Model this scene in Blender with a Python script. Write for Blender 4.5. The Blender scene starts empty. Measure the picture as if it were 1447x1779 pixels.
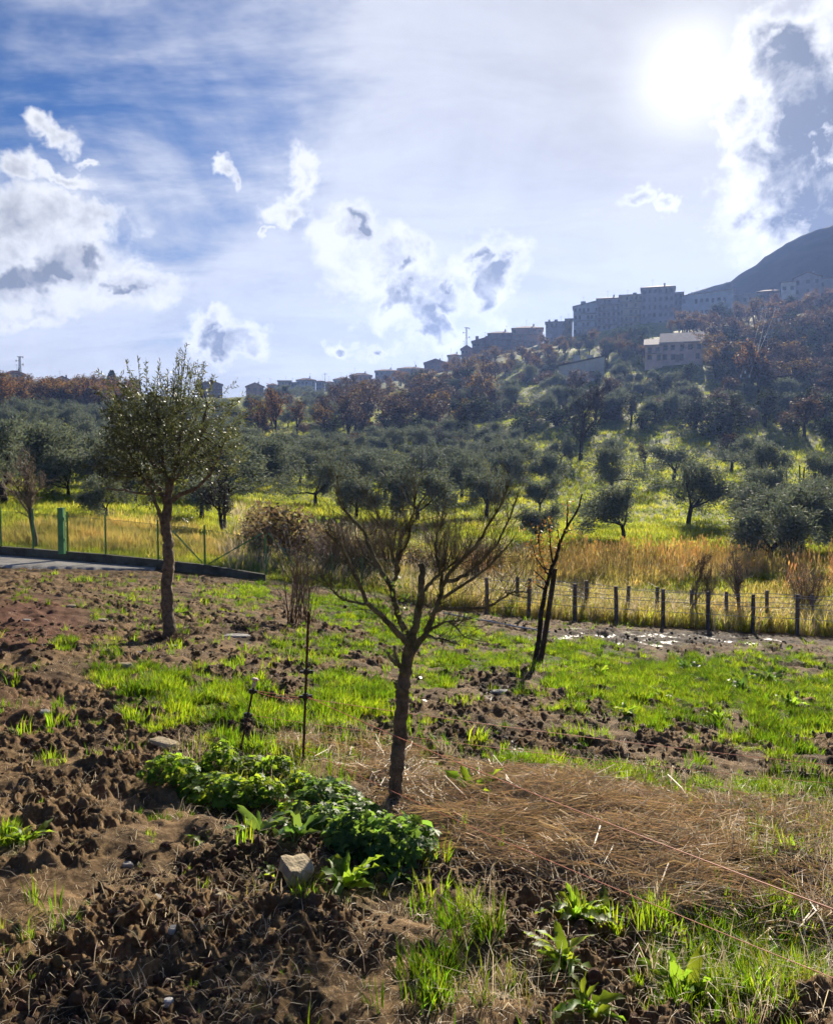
import bpy, bmesh, math, random
import numpy as np
from mathutils import Vector

random.seed(7)
SC = bpy.context.scene
COL = SC.collection

# ------------------------------------------------------------------ camera
PW, PH, FPX = 1447.0, 1779.0, 1447.0          # photograph size and focal length in its pixels
EYE = 1.65
PITCH = math.radians(3.54)
cam_d = bpy.data.cameras.new('camera')
cam = bpy.data.objects.new('camera', cam_d)
COL.objects.link(cam)
SC.camera = cam
cam.location = (0, 0, EYE)
cam.rotation_euler = (math.radians(90) - PITCH, 0, 0)
cam_d.sensor_fit = 'HORIZONTAL'
cam_d.sensor_width = 36.0
cam_d.lens = 36.0 * FPX / PW
cam_d.clip_start = 0.05
cam_d.clip_end = 20000
SC.render.resolution_x, SC.render.resolution_y = 832, 1024

# ------------------------------------------------------------------ light, exposure
SUN_AZ = math.radians(17.4)      # to the right of +Y
SUN_EL = math.radians(23.2)
SUN_DIR = np.array([math.sin(SUN_AZ) * math.cos(SUN_EL), math.cos(SUN_AZ) * math.cos(SUN_EL), math.sin(SUN_EL)])
sun_d = bpy.data.lights.new('sun', 'SUN')
sun_d.energy = 5.0
sun_d.angle = math.radians(0.5)
sun_d.color = (1.0, 0.90, 0.74)
sun = bpy.data.objects.new('sun', sun_d)
COL.objects.link(sun)
sun.rotation_euler = Vector(tuple(-SUN_DIR)).to_track_quat('-Z', 'Y').to_euler()
sun.location = (60, 200, 120)

SC.view_settings.view_transform = 'Standard'
SC.view_settings.look = 'None'
SC.view_settings.exposure = 1.05
SC.view_settings.gamma = 1.0
SC.view_settings.use_curve_mapping = False
SC.render.engine = 'CYCLES'
cy = SC.cycles
cy.max_bounces = 4
cy.diffuse_bounces = 2
cy.glossy_bounces = 2
cy.transmission_bounces = 3
cy.transparent_max_bounces = 4
cy.volume_bounces = 0
cy.use_adaptive_sampling = True
cy.adaptive_threshold = 0.03
cy.use_denoising = True
cy.sample_clamp_indirect = 6.0
cy.caustics_reflective = False
cy.caustics_refractive = False

# ------------------------------------------------------------------ pixel <-> world
def pray(px, py):
    cx = (px - PW / 2) / FPX
    cz = -(py - PH / 2) / FPX
    return (cx, math.cos(PITCH) + cz * math.sin(PITCH), -math.sin(PITCH) + cz * math.cos(PITCH))
def pdepth(px, py, d):
    """world point seen at photo pixel (px,py) at forward distance d"""
    a = pray(px, py)
    k = d / a[1]
    return np.array([a[0] * k, d, EYE + a[2] * k])
def paz(px, py=800):
    a = pray(px, py)
    return math.atan2(a[0], a[1])
def pel(px, py):
    a = pray(px, py)
    return math.atan2(a[2], math.hypot(a[0], a[1]))
def to_pix(X, Y, Z):
    Z = Z - EYE
    f = np.maximum(Y * math.cos(PITCH) - Z * math.sin(PITCH), 1e-3)
    u = Y * math.sin(PITCH) + Z * math.cos(PITCH)
    return PW / 2 + FPX * X / f, PH / 2 - FPX * u / f

# ------------------------------------------------------------------ node helper
class NT:
    def __init__(s, tree):
        s.t = tree
        s.t.nodes.clear()
    def n(s, kind, _ins=None, **props):
        nd = s.t.nodes.new('ShaderNode' + kind)
        for k, v in props.items():
            setattr(nd, k, v)
        for k, v in (_ins or {}).items():
            sock = nd.inputs[k]
            if hasattr(v, 'bl_idname') and v.bl_idname.startswith('NodeSocket'):
                s.t.links.new(v, sock)
            else:
                sock.default_value = v
        return nd
    def link(s, a, b):
        s.t.links.new(a, b)
    def m(s, op, a, b=0.0, c=0.0, clamp=False):
        return s.n('Math', {0: a, 1: b, 2: c}, operation=op, use_clamp=clamp).outputs[0]
    def vm(s, op, a, b=(0, 0, 0), c=(0, 0, 0)):
        nd = s.n('VectorMath', {0: a, 1: b, 2: c}, operation=op)
        return nd.outputs['Value'] if op in ('LENGTH', 'DOT_PRODUCT', 'DISTANCE') else nd.outputs[0]
    def smooth(s, x, lo, hi, a=0.0, b=1.0):
        return s.n('MapRange', {0: x, 1: lo, 2: hi, 3: a, 4: b}, interpolation_type='SMOOTHSTEP').outputs[0]
    def mix(s, f, a, b, blend='MIX'):
        nd = s.t.nodes.new('ShaderNodeMix')
        nd.data_type = 'RGBA'
        nd.blend_type = blend
        for i, v in ((0, f), (6, a), (7, b)):
            if hasattr(v, 'bl_idname') and v.bl_idname.startswith('NodeSocket'):
                s.t.links.new(v, nd.inputs[i])
            else:
                nd.inputs[i].default_value = (tuple(v) + (1,))[:4] if i else v
        return nd.outputs[2]

# ------------------------------------------------------------------ sky
SKY_K = 0.055
SKY_E = 0.47          # picture exposure taken out of the cloud tones
def build_world():
    w = bpy.data.worlds.new('World')
    SC.world = w
    w.use_nodes = True
    N = NT(w.node_tree)
    sky = N.n('TexSky', sky_type='NISHITA', sun_disc=False, sun_elevation=SUN_EL, sun_rotation=SUN_AZ,
              air_density=1.0, dust_density=0.3, ozone_density=3.0, altitude=300)
    tc = N.n('TexCoord')
    d = N.vm('NORMALIZE', tc.outputs['Generated'])
    sep = N.n('SeparateXYZ', {0: d})
    az = N.m('ARCTAN2', sep.outputs[0], sep.outputs[1])
    el = N.m('ARCSINE', sep.outputs[2])
    ang = N.m('ARCCOSINE', N.vm('DOT_PRODUCT', d, tuple(SUN_DIR)))
    q = N.n('CombineXYZ', {0: az, 1: el, 2: 0.0}).outputs[0]
    # warped coordinates for ragged cloud outlines
    n1 = N.n('TexNoise', {'Vector': d, 'Scale': 9.0, 'Detail': 2.0, 'Roughness': 0.5}).outputs['Color']
    n2 = N.n('TexNoise', {'Vector': d, 'Scale': 34.0, 'Detail': 3.0, 'Roughness': 0.6}).outputs['Color']
    w1 = N.vm('MULTIPLY', N.vm('SUBTRACT', n1, (.5, .5, .5)), (0.085, 0.085, 0))
    w2 = N.vm('MULTIPLY', N.vm('SUBTRACT', n2, (.5, .5, .5)), (0.050, 0.050, 0))
    qw = N.vm('ADD', N.vm('ADD', q, w1), w2)
    def field(vec, blobs, k=0.12):
        cur = None
        for (cx, cy_, rx, ry) in blobs:
            a, e = paz(cx, cy_), pel(cx, cy_)
            ce = math.cos(e)
            sx, sy = FPX / rx * ce, FPX / ry
            mm = N.vm('MULTIPLY_ADD', vec, (sx, sy, 0), (-a * sx, -e * sy, 0))
            l = N.vm('LENGTH', mm)
            cur = l if cur is None else N.m('SMOOTH_MIN', cur, l, k)
        return N.m('SUBTRACT', 1.0, cur)
    clouds = [(40, 395, 115, 62), (150, 390, 62, 40), (125, 470, 92, 55), (220, 512, 66, 38), (30, 490, 85, 50), (60, 535, 60, 20), (250, 500, 34, 28),
              (12, 275, 34, 26), (100, 300, 46, 14), (80, 215, 36, 22), (144, 268, 18, 7),
              (505, 325, 24, 48), (495, 390, 36, 26), (405, 310, 16, 18), (460, 425, 12, 6),
              (612, 415, 52, 36), (680, 455, 82, 44), (735, 490, 62, 50), (835, 445, 58, 40), (868, 500, 38, 62), (790, 525, 62, 42), (730, 545, 62, 42), (765, 585, 66, 34),
              (350, 572, 40, 20), (388, 600, 66, 26), (440, 614, 36, 14), (608, 607, 24, 14), (655, 626, 30, 18),
              (1385, 110, 66, 66), (1400, 215, 86, 100), (1450, 180, 70, 130), (1305, 290, 46, 52), (1420, 330, 110, 92), (1312, 360, 52, 70), (1345, 70, 36, 34), (1275, 205, 34, 30),
              (1120, 350, 28, 20), (1176, 355, 16, 14),
              (-260, 330, 120, 80), (-420, 520, 150, 50), (1800, 420, 160, 60), (1700, 120, 120, 90), (-150, 120, 60, 25), (2300, 520, 200, 60)]
    cores = [(1396, 120, 50, 58), (1410, 225, 84, 100), (1445, 330, 108, 100), (1360, 300, 46, 50), (1455, 200, 40, 80),
             (690, 520, 46, 26), (730, 602, 46, 20), (784, 486, 16, 18), (870, 480, 24, 52), (785, 560, 66, 26), (615, 402, 20, 14), (700, 465, 20, 12), (845, 425, 22, 16),
             (36, 472, 74, 20), (172, 468, 18, 26), (222, 512, 30, 8), (360, 590, 22, 20), (608, 609, 16, 10), (655, 630, 22, 13),
             (-260, 350, 80, 40), (1800, 430, 110, 36), (1700, 140, 80, 50)]
    # generic far clouds where the photograph does not look
    F = field(qw, clouds)
    n3 = N.n('TexNoise', {'Vector': d, 'Scale': 22.0, 'Detail': 6.0, 'Roughness': 0.6, 'Distortion': 0.35}).outputs['Fac']
    dens = N.m('ADD', F, N.m('MULTIPLY', N.m('SUBTRACT', n3, 0.44), 2.4))
    alpha = N.smooth(dens, -0.22, 0.50)
    C = field(qw, cores, 0.2)
    n4 = N.n('TexNoise', {'Vector': d, 'Scale': 30.0, 'Detail': 4.0, 'Roughness': 0.55}).outputs['Fac']
    cden = N.m('ADD', C, N.m('MULTIPLY', N.m('SUBTRACT', n4, 0.5), 2.2))
    thick = N.m('MULTIPLY', N.smooth(cden, -0.50, 0.65), N.smooth(dens, 0.18, 0.7))
    soft = N.m('MULTIPLY', N.smooth(N.m('ADD', dens, N.m('MULTIPLY', N.m('SUBTRACT', n4, .5), 1.6)), 0.20, 1.2), 0.48)
    thick = N.m('MAXIMUM', thick, soft)
    # relief: parts of a cloud that face the sun are brighter than those behind a thicker neighbour
    n5 = N.n('TexNoise', {'Vector': N.vm('ADD', d, tuple(SUN_DIR * 0.022)), 'Scale': 22.0, 'Detail': 4.0, 'Roughness': 0.6, 'Distortion': 0.35}).outputs['Fac']
    relief = N.m('MULTIPLY', N.m('SUBTRACT', n5, n3), 1.9)
    thick = N.m('ADD', thick, N.m('MULTIPLY', relief, N.smooth(dens, 0.1, 0.6)), clamp=True)
    # brightness near the sun
    halo = N.m('POWER', 2.718, N.m('MULTIPLY', ang, -4.5))              # wide veil brightening
    g1 = N.m('POWER', 2.718, N.m('MULTIPLY', N.m('MULTIPLY', ang, ang), -1 / (0.12 ** 2)))
    g2 = N.m('POWER', 2.718, N.m('MULTIPLY', N.m('MULTIPLY', ang, ang), -1 / (0.050 ** 2)))
    # thin high veil of cirrus: streaky noise on a plane overhead
    zc = N.m('ADD', N.m('MAXIMUM', sep.outputs[2], 0.0), 0.28)
    pl = N.n('CombineXYZ', {0: N.m('DIVIDE', sep.outputs[0], zc), 1: N.m('DIVIDE', sep.outputs[1], zc), 2: 0.0}).outputs[0]
    rot = N.n('Mapping', {'Vector': pl, 'Rotation': (0, 0, math.radians(24)), 'Scale': (1.5, 3.4, 1.0)}).outputs[0]
    v1 = N.n('TexNoise', {'Vector': rot, 'Scale': 1.1, 'Detail': 6.0, 'Roughness': 0.62, 'Distortion': 0.35}).outputs['Fac']
    v2 = N.n('TexNoise', {'Vector': d, 'Scale': 4.5, 'Detail': 5.0, 'Roughness': 0.6, 'Distortion': 0.4}).outputs['Fac']
    vv = N.m('ADD', N.m('MULTIPLY', v1, 0.62), N.m('MULTIPLY', v2, 0.45))
    cover = N.m('ADD', N.m('MULTIPLY', N.m('POWER', 2.718, N.m('MULTIPLY', ang, -2.7)), 2.3), N.m('MULTIPLY', N.smooth(el, 0.40, 0.03), 0.95))
    veil = N.m('ADD', N.m('MULTIPLY', N.m('SUBTRACT', vv, 0.53), 3.4), N.m('SUBTRACT', cover, 0.10), clamp=True)
    veil = N.m('MULTIPLY', N.smooth(veil, 0.0, 1.0), 0.93)
    s = SKY_E / SKY_K
    def rgb(c):
        return tuple(v * s for v in c) + (1,)
    vcol = N.mix(N.smooth(halo, 0.08, 0.75), rgb((0.73, 0.75, 0.82)), rgb((0.64, 0.63, 0.63)))
    hs = N.n('HueSaturation', {'Hue': 0.515, 'Saturation': 1.45, 'Value': 0.62, 'Color': sky.outputs[0]}).outputs[0]
    vtex = N.m('MULTIPLY_ADD', N.smooth(vv, 0.36, 0.70), 0.30, 0.84)
    vs = N.n('VectorMath', {0: vcol}, operation='SCALE')
    N.link(vtex, vs.inputs['Scale'])
    col = N.mix(veil, hs, vs.outputs[0])
    ccol = N.mix(halo, rgb((0.96, 0.97, 0.99)), rgb((1.02, 0.99, 0.94)))
    dark = N.mix(N.smooth(az, 0.25, 0.42), rgb((0.25, 0.27, 0.32)), rgb((0.19, 0.21, 0.27)))
    ccol = N.mix(thick, ccol, dark)
    col = N.mix(alpha, col, ccol)
    glow = N.m('ADD', N.m('MULTIPLY', g1, 0.085), N.m('MULTIPLY', g2, 0.6))
    sc_ = N.n('VectorMath', {0: (s, s * .97, s * .86)}, operation='SCALE')
    N.link(glow, sc_.inputs['Scale'])
    add = N.vm('ADD', col, sc_.outputs[0])
    bg = N.n('Background', {'Color': add, 'Strength': SKY_K})
    out = N.n('OutputWorld', {'Surface': bg.outputs[0]})
    w.cycles.sampling_method = 'MANUAL'
    w.cycles.sample_map_resolution = 512
build_world()

# ------------------------------------------------------------------ numpy noise
def _hash(ix, iy, seed):
    h = (ix.astype(np.int64) * 374761393 + iy.astype(np.int64) * 668265263 + seed * 1274126177) & 0xFFFFFFFF
    h = ((h ^ (h >> 13)) * 1274126177) & 0xFFFFFFFF
    h = h ^ (h >> 16)
    return (h & 0xFFFFFF) / float(0xFFFFFF)
def vnoise(x, y, seed=0):
    x, y = np.asarray(x, float), np.asarray(y, float)
    ix, iy = np.floor(x), np.floor(y)
    fx, fy = x - ix, y - iy
    fx = fx * fx * fx * (fx * (fx * 6 - 15) + 10)
    fy = fy * fy * fy * (fy * (fy * 6 - 15) + 10)
    a, b = _hash(ix, iy, seed), _hash(ix + 1, iy, seed)
    c, d = _hash(ix, iy + 1, seed), _hash(ix + 1, iy + 1, seed)
    return (a + (b - a) * fx) * (1 - fy) + (c + (d - c) * fx) * fy
def fbm(x, y, octv=4, seed=0, gain=0.5):
    s, a, t = 0.0, 1.0, 0.0
    for i in range(octv):
        ca, sa = math.cos(i * 1.1), math.sin(i * 1.1)
        s = s + a * vnoise(x * ca - y * sa + 17.3 * i, x * sa + y * ca - 9.1 * i, seed + i)
        t += a
        a *= gain
        x, y = x * 2.03, y * 2.03
    return s / t
def sstep(x, lo, hi):
    t = np.clip((np.asarray(x, float) - lo) / (hi - lo), 0, 1)
    return t * t * (3 - 2 * t)

# ------------------------------------------------------------------ terrain heights (z relative to the ground at the photographer's feet)
RK = [0.5, 2.8, 5.5, 9.0, 12.6, 16.0, 19.2, 22.6, 25.6, 29.0, 35, 45, 60, 90, 130, 190, 260, 390, 470, 700, 1300]
def _zy(px, ys):
    out = []
    for r, y in ys:
        a = pray(px, y)
        out.append(a[2] / math.hypot(a[0], a[1]) * r)
    return out
_cols = {}
def column(px, near, fary, tail):
    z = list(near)
    n = len(near)
    z += _zy(px, list(zip(RK[n:n + len(fary)], fary)))
    z += [z[-1] + t for t in tail]
    assert len(z) == len(RK), (px, len(z), len(RK))
    _cols[paz(px)] = z
#            .5     2.8   5.5   9     12.6   16    19.2  22.6  25.6  29
column(-500, [-1.65, -1.80, -2.00, -2.22, -2.42, -2.58, -2.70, -2.80, -2.86, -2.9],
       #35   45   60   90   130  190  260  390  
       [915, 880, 850, 815, 780, 740, 712, 676], (1.5, -4, -20))
column(0,    [-1.65, -1.83, -2.05, -2.28, -2.48, -2.64, -2.78, -2.92, -3.04, -3.02],
       [912, 880, 850, 812, 778, 738, 708, 676], (1.5, -4, -20))
column(360,  [-1.65, -1.88, -2.15, -2.46, -2.74, -2.98, -3.20, -3.40, -3.57, -3.52],
       [945, 905, 868, 826, 788, 746, 718, 690], (3.0, -4, -20))
column(540,  [-1.65, -1.92, -2.22, -2.60, -2.94, -3.26, -3.54, -3.78, -3.95, -4.0],
       [968, 925, 882, 836, 794, 750, 716, 692], (8.0, 2, -20))
column(723,  [-1.65, -1.96, -2.30, -2.76, -3.18, -3.58, -3.90, -4.16, -4.40, -4.62],
       [990, 945, 900, 846, 798, 744, 702, 665], (10.0, 4, -20))
column(900,  [-1.65, -1.98, -2.34, -2.86, -3.34, -3.80, -4.22, -4.42, -4.80, -5.0],
       [1004, 956, 912, 850, 790, 722, 668, 606], (6.0, 6, -20))
column(1080, [-1.65, -2.00, -2.36, -2.92, -3.44, -3.95, -4.45, -4.55, -4.95, -5.15],
       [1012, 965, 920, 852, 786, 704, 640, 566], (8.0, 4, -20))
column(1447, [-1.65, -2.00, -2.38, -2.96, -3.52, -4.08, -4.60, -4.70, -5.12, -5.4],
       [1020, 972, 925, 858, 800, 716, 640, 524], (10.0, 10, -20))
column(1950, [-1.65, -2.00, -2.38, -2.96, -3.52, -4.08, -4.60, -4.70, -5.12, -5.4],
       [1040, 990, 940, 870, 806, 720, 640, 524], (10.0, 10, -20))
_az = sorted(_cols)
_AZG = np.linspace(-math.pi, math.pi, 721)
_LR = np.linspace(math.log(0.5), math.log(1300), 520)
_tab = np.zeros((len(_AZG), len(_LR)))
_rows = np.array([np.interp(_LR, np.log(RK), _cols[a]) for a in _az])
_back = np.array([-1.65] * len(_LR))
for j in range(len(_LR)):
    azs = [-math.pi, -2.2] + _az + [2.2, math.pi]
    mean = (_rows[0, j] * 0.2 + _rows[-1, j] * 0.2) - 1.65 * 0.6
    vals = [mean, mean] + list(_rows[:, j]) + [mean, mean]
    _tab[:, j] = np.interp(_AZG, azs, vals)
def _blur(a, k, axis):
    ker = np.exp(-np.linspace(-2, 2, 2 * k + 1) ** 2)
    ker /= ker.sum()
    pad = [(0, 0), (0, 0)]
    pad[axis] = (k, k)
    p = np.pad(a, pad, mode='edge')
    return np.apply_along_axis(lambda v: np.convolve(v, ker, 'valid'), axis, p)
_tab = _blur(_blur(_tab, 6, 1), 7, 0)
def H(X, Y):
    """smooth ground height"""
    X, Y = np.asarray(X, float), np.asarray(Y, float)
    r = np.maximum(np.hypot(X, Y), 0.5)
    fa = (np.arctan2(X, Y) + math.pi) / (2 * math.pi) * (len(_AZG) - 1)
    fl = np.clip((np.log(r) - _LR[0]) / (_LR[-1] - _LR[0]) * (len(_LR) - 1), 0, len(_LR) - 1.001)
    ia = np.clip(fa.astype(int), 0, len(_AZG) - 2)
    il = fl.astype(int)
    fa, fl = fa - ia, fl - il
    z = (_tab[ia, il] * (1 - fa) + _tab[ia + 1, il] * fa) * (1 - fl) + (_tab[ia, il + 1] * (1 - fa) + _tab[ia + 1, il + 1] * fa) * fl
    z = z + EYE
    # undulation, growing with distance
    amp = np.clip((r - 26) * 0.012, 0, 1.6)
    z = z + amp * (fbm(X * 0.06, Y * 0.06, 3, 5) - 0.5) * 2
    # reddish spoil heap at the left edge of the field
    z = z + 0.30 * np.exp(-(((X + 5.3) / 1.3) ** 2 + ((Y - 9.6) / 1.5) ** 2))
    # drip line hollow right of the thatch
    z = z - 0.14 * np.exp(-(((X - 1.75) / 0.55) ** 2 + ((Y - 3.75) / 0.35) ** 2))
    return z
def ground_px(px, py, rmin=1.5, rmax=1500):
    """where the sight line through a photo pixel meets the ground"""
    a = pray(px, py)
    h = math.hypot(a[0], a[1])
    r = np.exp(np.linspace(math.log(rmin), math.log(rmax), 1600))
    X, Y, Z = a[0] / h * r, a[1] / h * r, EYE + a[2] / h * r
    g = Z - H(X, Y)
    k = np.argmax(g < 0)
    if g[k] >= 0:
        k = len(r) - 1
    elif k > 0:
        t = g[k - 1] / (g[k - 1] - g[k])
        rr = r[k - 1] + t * (r[k] - r[k - 1])
        X, Y = a[0] / h * rr, a[1] / h * rr
        return np.array([X, Y, float(H(X, Y))])
    return np.array([X[k], Y[k], float(H(X[k], Y[k]))])

# ------------------------------------------------------------------ what grows where (ground cover, read per ground point)
def ell(px, py, lst):
    """union of soft ellipses given where the photograph shows them"""
    s = np.zeros_like(px)
    for cx, cy_, rx, ry, w in lst:
        d = ((px - cx) / rx) ** 2 + ((py - cy_) / ry) ** 2
        s = np.maximum(s, w * np.clip(1.35 - d, 0, 1))
    return s
GREEN = [(330, 1215, 150, 48, 1.0), (220, 1180, 60, 25, 0.8), (430, 1250, 90, 32, 0.9), (430, 1030, 60, 22, 0.75), (390, 1060, 60, 20, .3), (620, 1065, 75, 26, 1.0), (560, 1050, 40, 14, .9),
         (740, 1100, 110, 26, 0.95), (600, 1130, 90, 26, 0.5), (520, 1115, 60, 20, 0.25), (600, 1215, 90, 42, 0.9), (540, 1250, 70, 30, .7), (640, 1265, 60, 20, .6), (800, 1155, 110, 22, 0.9),
         (860, 1118, 90, 16, .9), (1000, 1140, 120, 26, 0.95), (1050, 1190, 120, 42, 1.0), (1200, 1190, 200, 52, 1.0), (1380, 1220, 160, 62, 0.9), (1150, 1245, 150, 28, 0.75),
         (1330, 1150, 160, 18, 0.7), (895, 1272, 28, 14, 0.8), (760, 1190, 50, 10, .45), (1350, 1290, 120, 24, .55), (100, 1125, 24, 10, .9), (250, 1050, 60, 14, .2), (300, 1010, 60, 9, .12),
         (180, 1040, 60, 14, .12), (40, 1455, 40, 24, .7), (450, 1560, 40, 20, .7), (320, 1430, 30, 14, .6), (520, 1320, 100, 26, .75), (380, 1300, 60, 18, .5), (790, 1310, 90, 14, .45),
         (920, 1340, 90, 16, .7), (1120, 1365, 160, 18, .6), (1330, 1380, 130, 26, .7), (820, 1620, 70, 40, .55), (1190, 1690, 100, 60, .7), (850, 1720, 90, 36, .5), (1330, 1690, 140, 80, .6),
         (700, 1340, 60, 22, .45), (440, 1410, 30, 30, .4), (1240, 1600, 120, 40, .5), (1080, 1600, 60, 40, .5),
         (1640, 1210, 190, 66, .9), (1900, 1260, 220, 90, .7), (1640, 1420, 160, 60, .6), (1640, 1640, 190, 110, .6), (1950, 1600, 220, 160, .6), (-150, 1230, 120, 50, .5), (-350, 1330, 160, 80, .5), (-260, 1560, 120, 70, .4), (2300, 1400, 300, 200, .6), (-700, 1400, 300, 160, .5)]
STRAW = [(870, 1420, 150, 48, 1.0), (1010, 1430, 160, 62, 1.0), (1080, 1490, 140, 60, 1.0), (760, 1440, 60, 36, .5), (940, 1490, 150, 34, .6), (1180, 1530, 90, 60, .8), (1270, 1450, 80, 44, .35),
         (1370, 1450, 120, 44, .22), (1400, 1560, 90, 40, .2), (1400, 1650, 80, 50, .35), (690, 1330, 60, 26, .3), (560, 1300, 60, 16, .2), (720, 1360, 30, 24, .5), (1560, 1470, 110, 50, .2), (1600, 1560, 120, 70, .3), (1800, 1480, 140, 60, .3)]
RED = [(40, 1085, 130, 50, 1.0), (20, 1250, 60, 40, .45), (60, 1200, 80, 40, .3)]
WET = [(1180, 1107, 260, 13, 1.0), (1420, 1112, 160, 11, 1.0), (880, 1300, 40, 24, .8), (865, 1200, 30, 12, .8), (900, 1260, 40, 16, .5), (420, 1108, 30, 9, .7), (1010, 1100, 60, 9, .8), (650, 1010, 40, 6, .5)]
def masks(X, Y, Z):
    px, py = to_pix(X, Y, Z)
    wx = (fbm(X * 1.3, Y * 1.3, 3, 21) - .5)
    wy = (fbm(X * 1.3, Y * 1.3, 3, 31) - .5)
    r = np.hypot(X, Y)
    k = 60 * np.clip(6 / r, .25, 2)
    qx, qy = px + wx * k * 2.2, py + wy * k
    g, s, rd, wt = ell(qx, qy, GREEN), ell(qx, qy, STRAW), ell(qx, qy, RED), ell(qx, qy, WET)
    pat = fbm(X * 2.6, Y * 2.6, 3, 44)
    base = (0.05 + .06 * sstep(r, 6, 10)) * sstep(pat, 0.50, 0.66)
    pat2 = fbm(X * 7.0, Y * 7.0, 2, 45)
    g = np.maximum(g * sstep(pat * .55 + pat2 * .45 + g * 0.22, 0.52, 0.70), base)
    g = g * (1 - 0.85 * rd) * (1 - 0.75 * s) * (1 - 0.9 * wt)
    return g, s, rd, wt
def clod_height(X, Y, g, s, rd, wt):
    """mud relief of the trampled field"""
    flat = .16 + .84 * sstep(fbm(X * 1.7, Y * 1.7, 3, 121), .42, .58)
    n1 = fbm(X * 3.2, Y * 3.2, 3, 61)
    n2 = np.abs(fbm(X * 7.5, Y * 7.5, 3, 71) - .5) * 2
    n3 = fbm(X * 17, Y * 17, 2, 81)
    n4 = np.abs(vnoise(X * 34, Y * 34, 91) - .5) * 2
    amp = (1 - 0.6 * np.clip(g, 0, 1)) * (1 - 0.55 * s) * (1 - 0.75 * rd) * (1 - 0.35 * wt)
    amp = amp * flat
    tuss = s * .07 * (fbm(X * 2.4, Y * 4.0, 3, 131) - .4)
    z = 0.15 * (n1 - .5) + amp * (0.11 * (0.35 - n2) * 1.45 + 0.070 * (n3 - .5) + 0.026 * (n4 - .4))
    return z + tuss

# ------------------------------------------------------------------ mesh helpers
def mesh_np(name, V, F, smooth=False):
    """V (n,3) float, F (m,k) int, all faces with k corners"""
    V = np.asarray(V, np.float32)
    F = np.asarray(F, np.int32)
    me = bpy.data.meshes.new(name)
    me.vertices.add(len(V))
    me.vertices.foreach_set('co', V.ravel())
    k = F.shape[1]
    me.loops.add(F.size)
    me.loops.foreach_set('vertex_index', F.ravel())
    me.polygons.add(len(F))
    me.polygons.foreach_set('loop_start', np.arange(len(F), dtype=np.int32) * k)
    me.polygons.foreach_set('loop_total', np.full(len(F), k, np.int32))
    if smooth:
        me.polygons.foreach_set('use_smooth', np.ones(len(F), bool))
    me.update(calc_edges=True)
    return me
def link(name, data, mat=None, parent=None, loc=None):
    o = bpy.data.objects.new(name, data)
    COL.objects.link(o)
    if mat is not None and data is not None and not data.materials:
        data.materials.append(mat)
    if parent is not None:
        o.parent = parent
    if loc is not None:
        o.location = tuple(loc)
    return o
def tag(o, label=None, cat=None, group=None, kind=None):
    for k, v in (('label', label), ('category', cat), ('group', group), ('kind', kind)):
        if v:
            o[k] = v
    return o
def empty(name, loc, rz=0.0):
    o = bpy.data.objects.new(name, None)
    COL.objects.link(o)
    o.location = tuple(loc)
    o.rotation_euler = (0, 0, rz)
    o.empty_display_size = 0.2
    return o
class MB:
    """collects mixed quads / tris in local coordinates"""
    def __init__(s):
        s.v, s.f = [], []
    def add(s, V, F):
        b = len(s.v)
        s.v.extend([tuple(map(float, p)) for p in V])
        s.f.extend([tuple(i + b for i in f) for f in F])
        return s
    def box(s, c, d, rz=0.0):
        x, y, z = d[0] / 2, d[1] / 2, d[2] / 2
        ca, sa = math.cos(rz), math.sin(rz)
        P = [(sx * x, sy * y, sz * z) for sz in (-1, 1) for sx, sy in ((-1, -1), (1, -1), (1, 1), (-1, 1))]
        P = [(c[0] + a * ca - b * sa, c[1] + a * sa + b * ca, c[2] + e) for a, b, e in P]
        return s.add(P, [(3, 2, 1, 0), (4, 5, 6, 7), (0, 1, 5, 4), (1, 2, 6, 5), (2, 3, 7, 6), (3, 0, 4, 7)])
    def tube(s, pts, rad, k=6, cap=True):
        pts = [np.asarray(p, float) for p in pts]
        n = len(pts)
        if not hasattr(rad, '__len__'):
            rad = [rad] * n
        up = None
        V = []
        for i in range(n):
            t = pts[min(i + 1, n - 1)] - pts[max(i - 1, 0)]
            L = np.linalg.norm(t)
            t = t / L if L > 1e-9 else np.array([0, 0, 1.0])
            if up is None:
                up = np.array([1.0, 0, 0]) if abs(t[0]) < 0.8 else np.array([0, 1.0, 0])
            up = up - t * np.dot(up, t)
            ul = np.linalg.norm(up)
            if ul < 1e-6:
                up = np.cross(t, [0.3, 0.5, 0.8]); ul = np.linalg.norm(up)
            up = up / ul
            b = np.cross(t, up)
            for j in range(k):
                a = 2 * math.pi * j / k
                V.append(pts[i] + rad[i] * (up * math.cos(a) + b * math.sin(a)))
        F = []
        for i in range(n - 1):
            for j in range(k):
                a, b_ = i * k + j, i * k + (j + 1) % k
                F.append((a, b_, b_ + k, a + k))
        if cap:
            F.append(tuple(range(k - 1, -1, -1)))
            F.append(tuple((n - 1) * k + j for j in range(k)))
        return s.add(V, F)
    def mesh(s, name, smooth=False):
        me = bpy.data.meshes.new(name)
        me.from_pydata(s.v, [], s.f)
        if smooth:
            me.polygons.foreach_set('use_smooth', np.ones(len(s.f), bool))
        me.update()
        return me
    def obj(s, name, mat, parent=None, loc=None, smooth=False):
        return link(name, s.mesh(name, smooth), mat, parent, loc)

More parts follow.
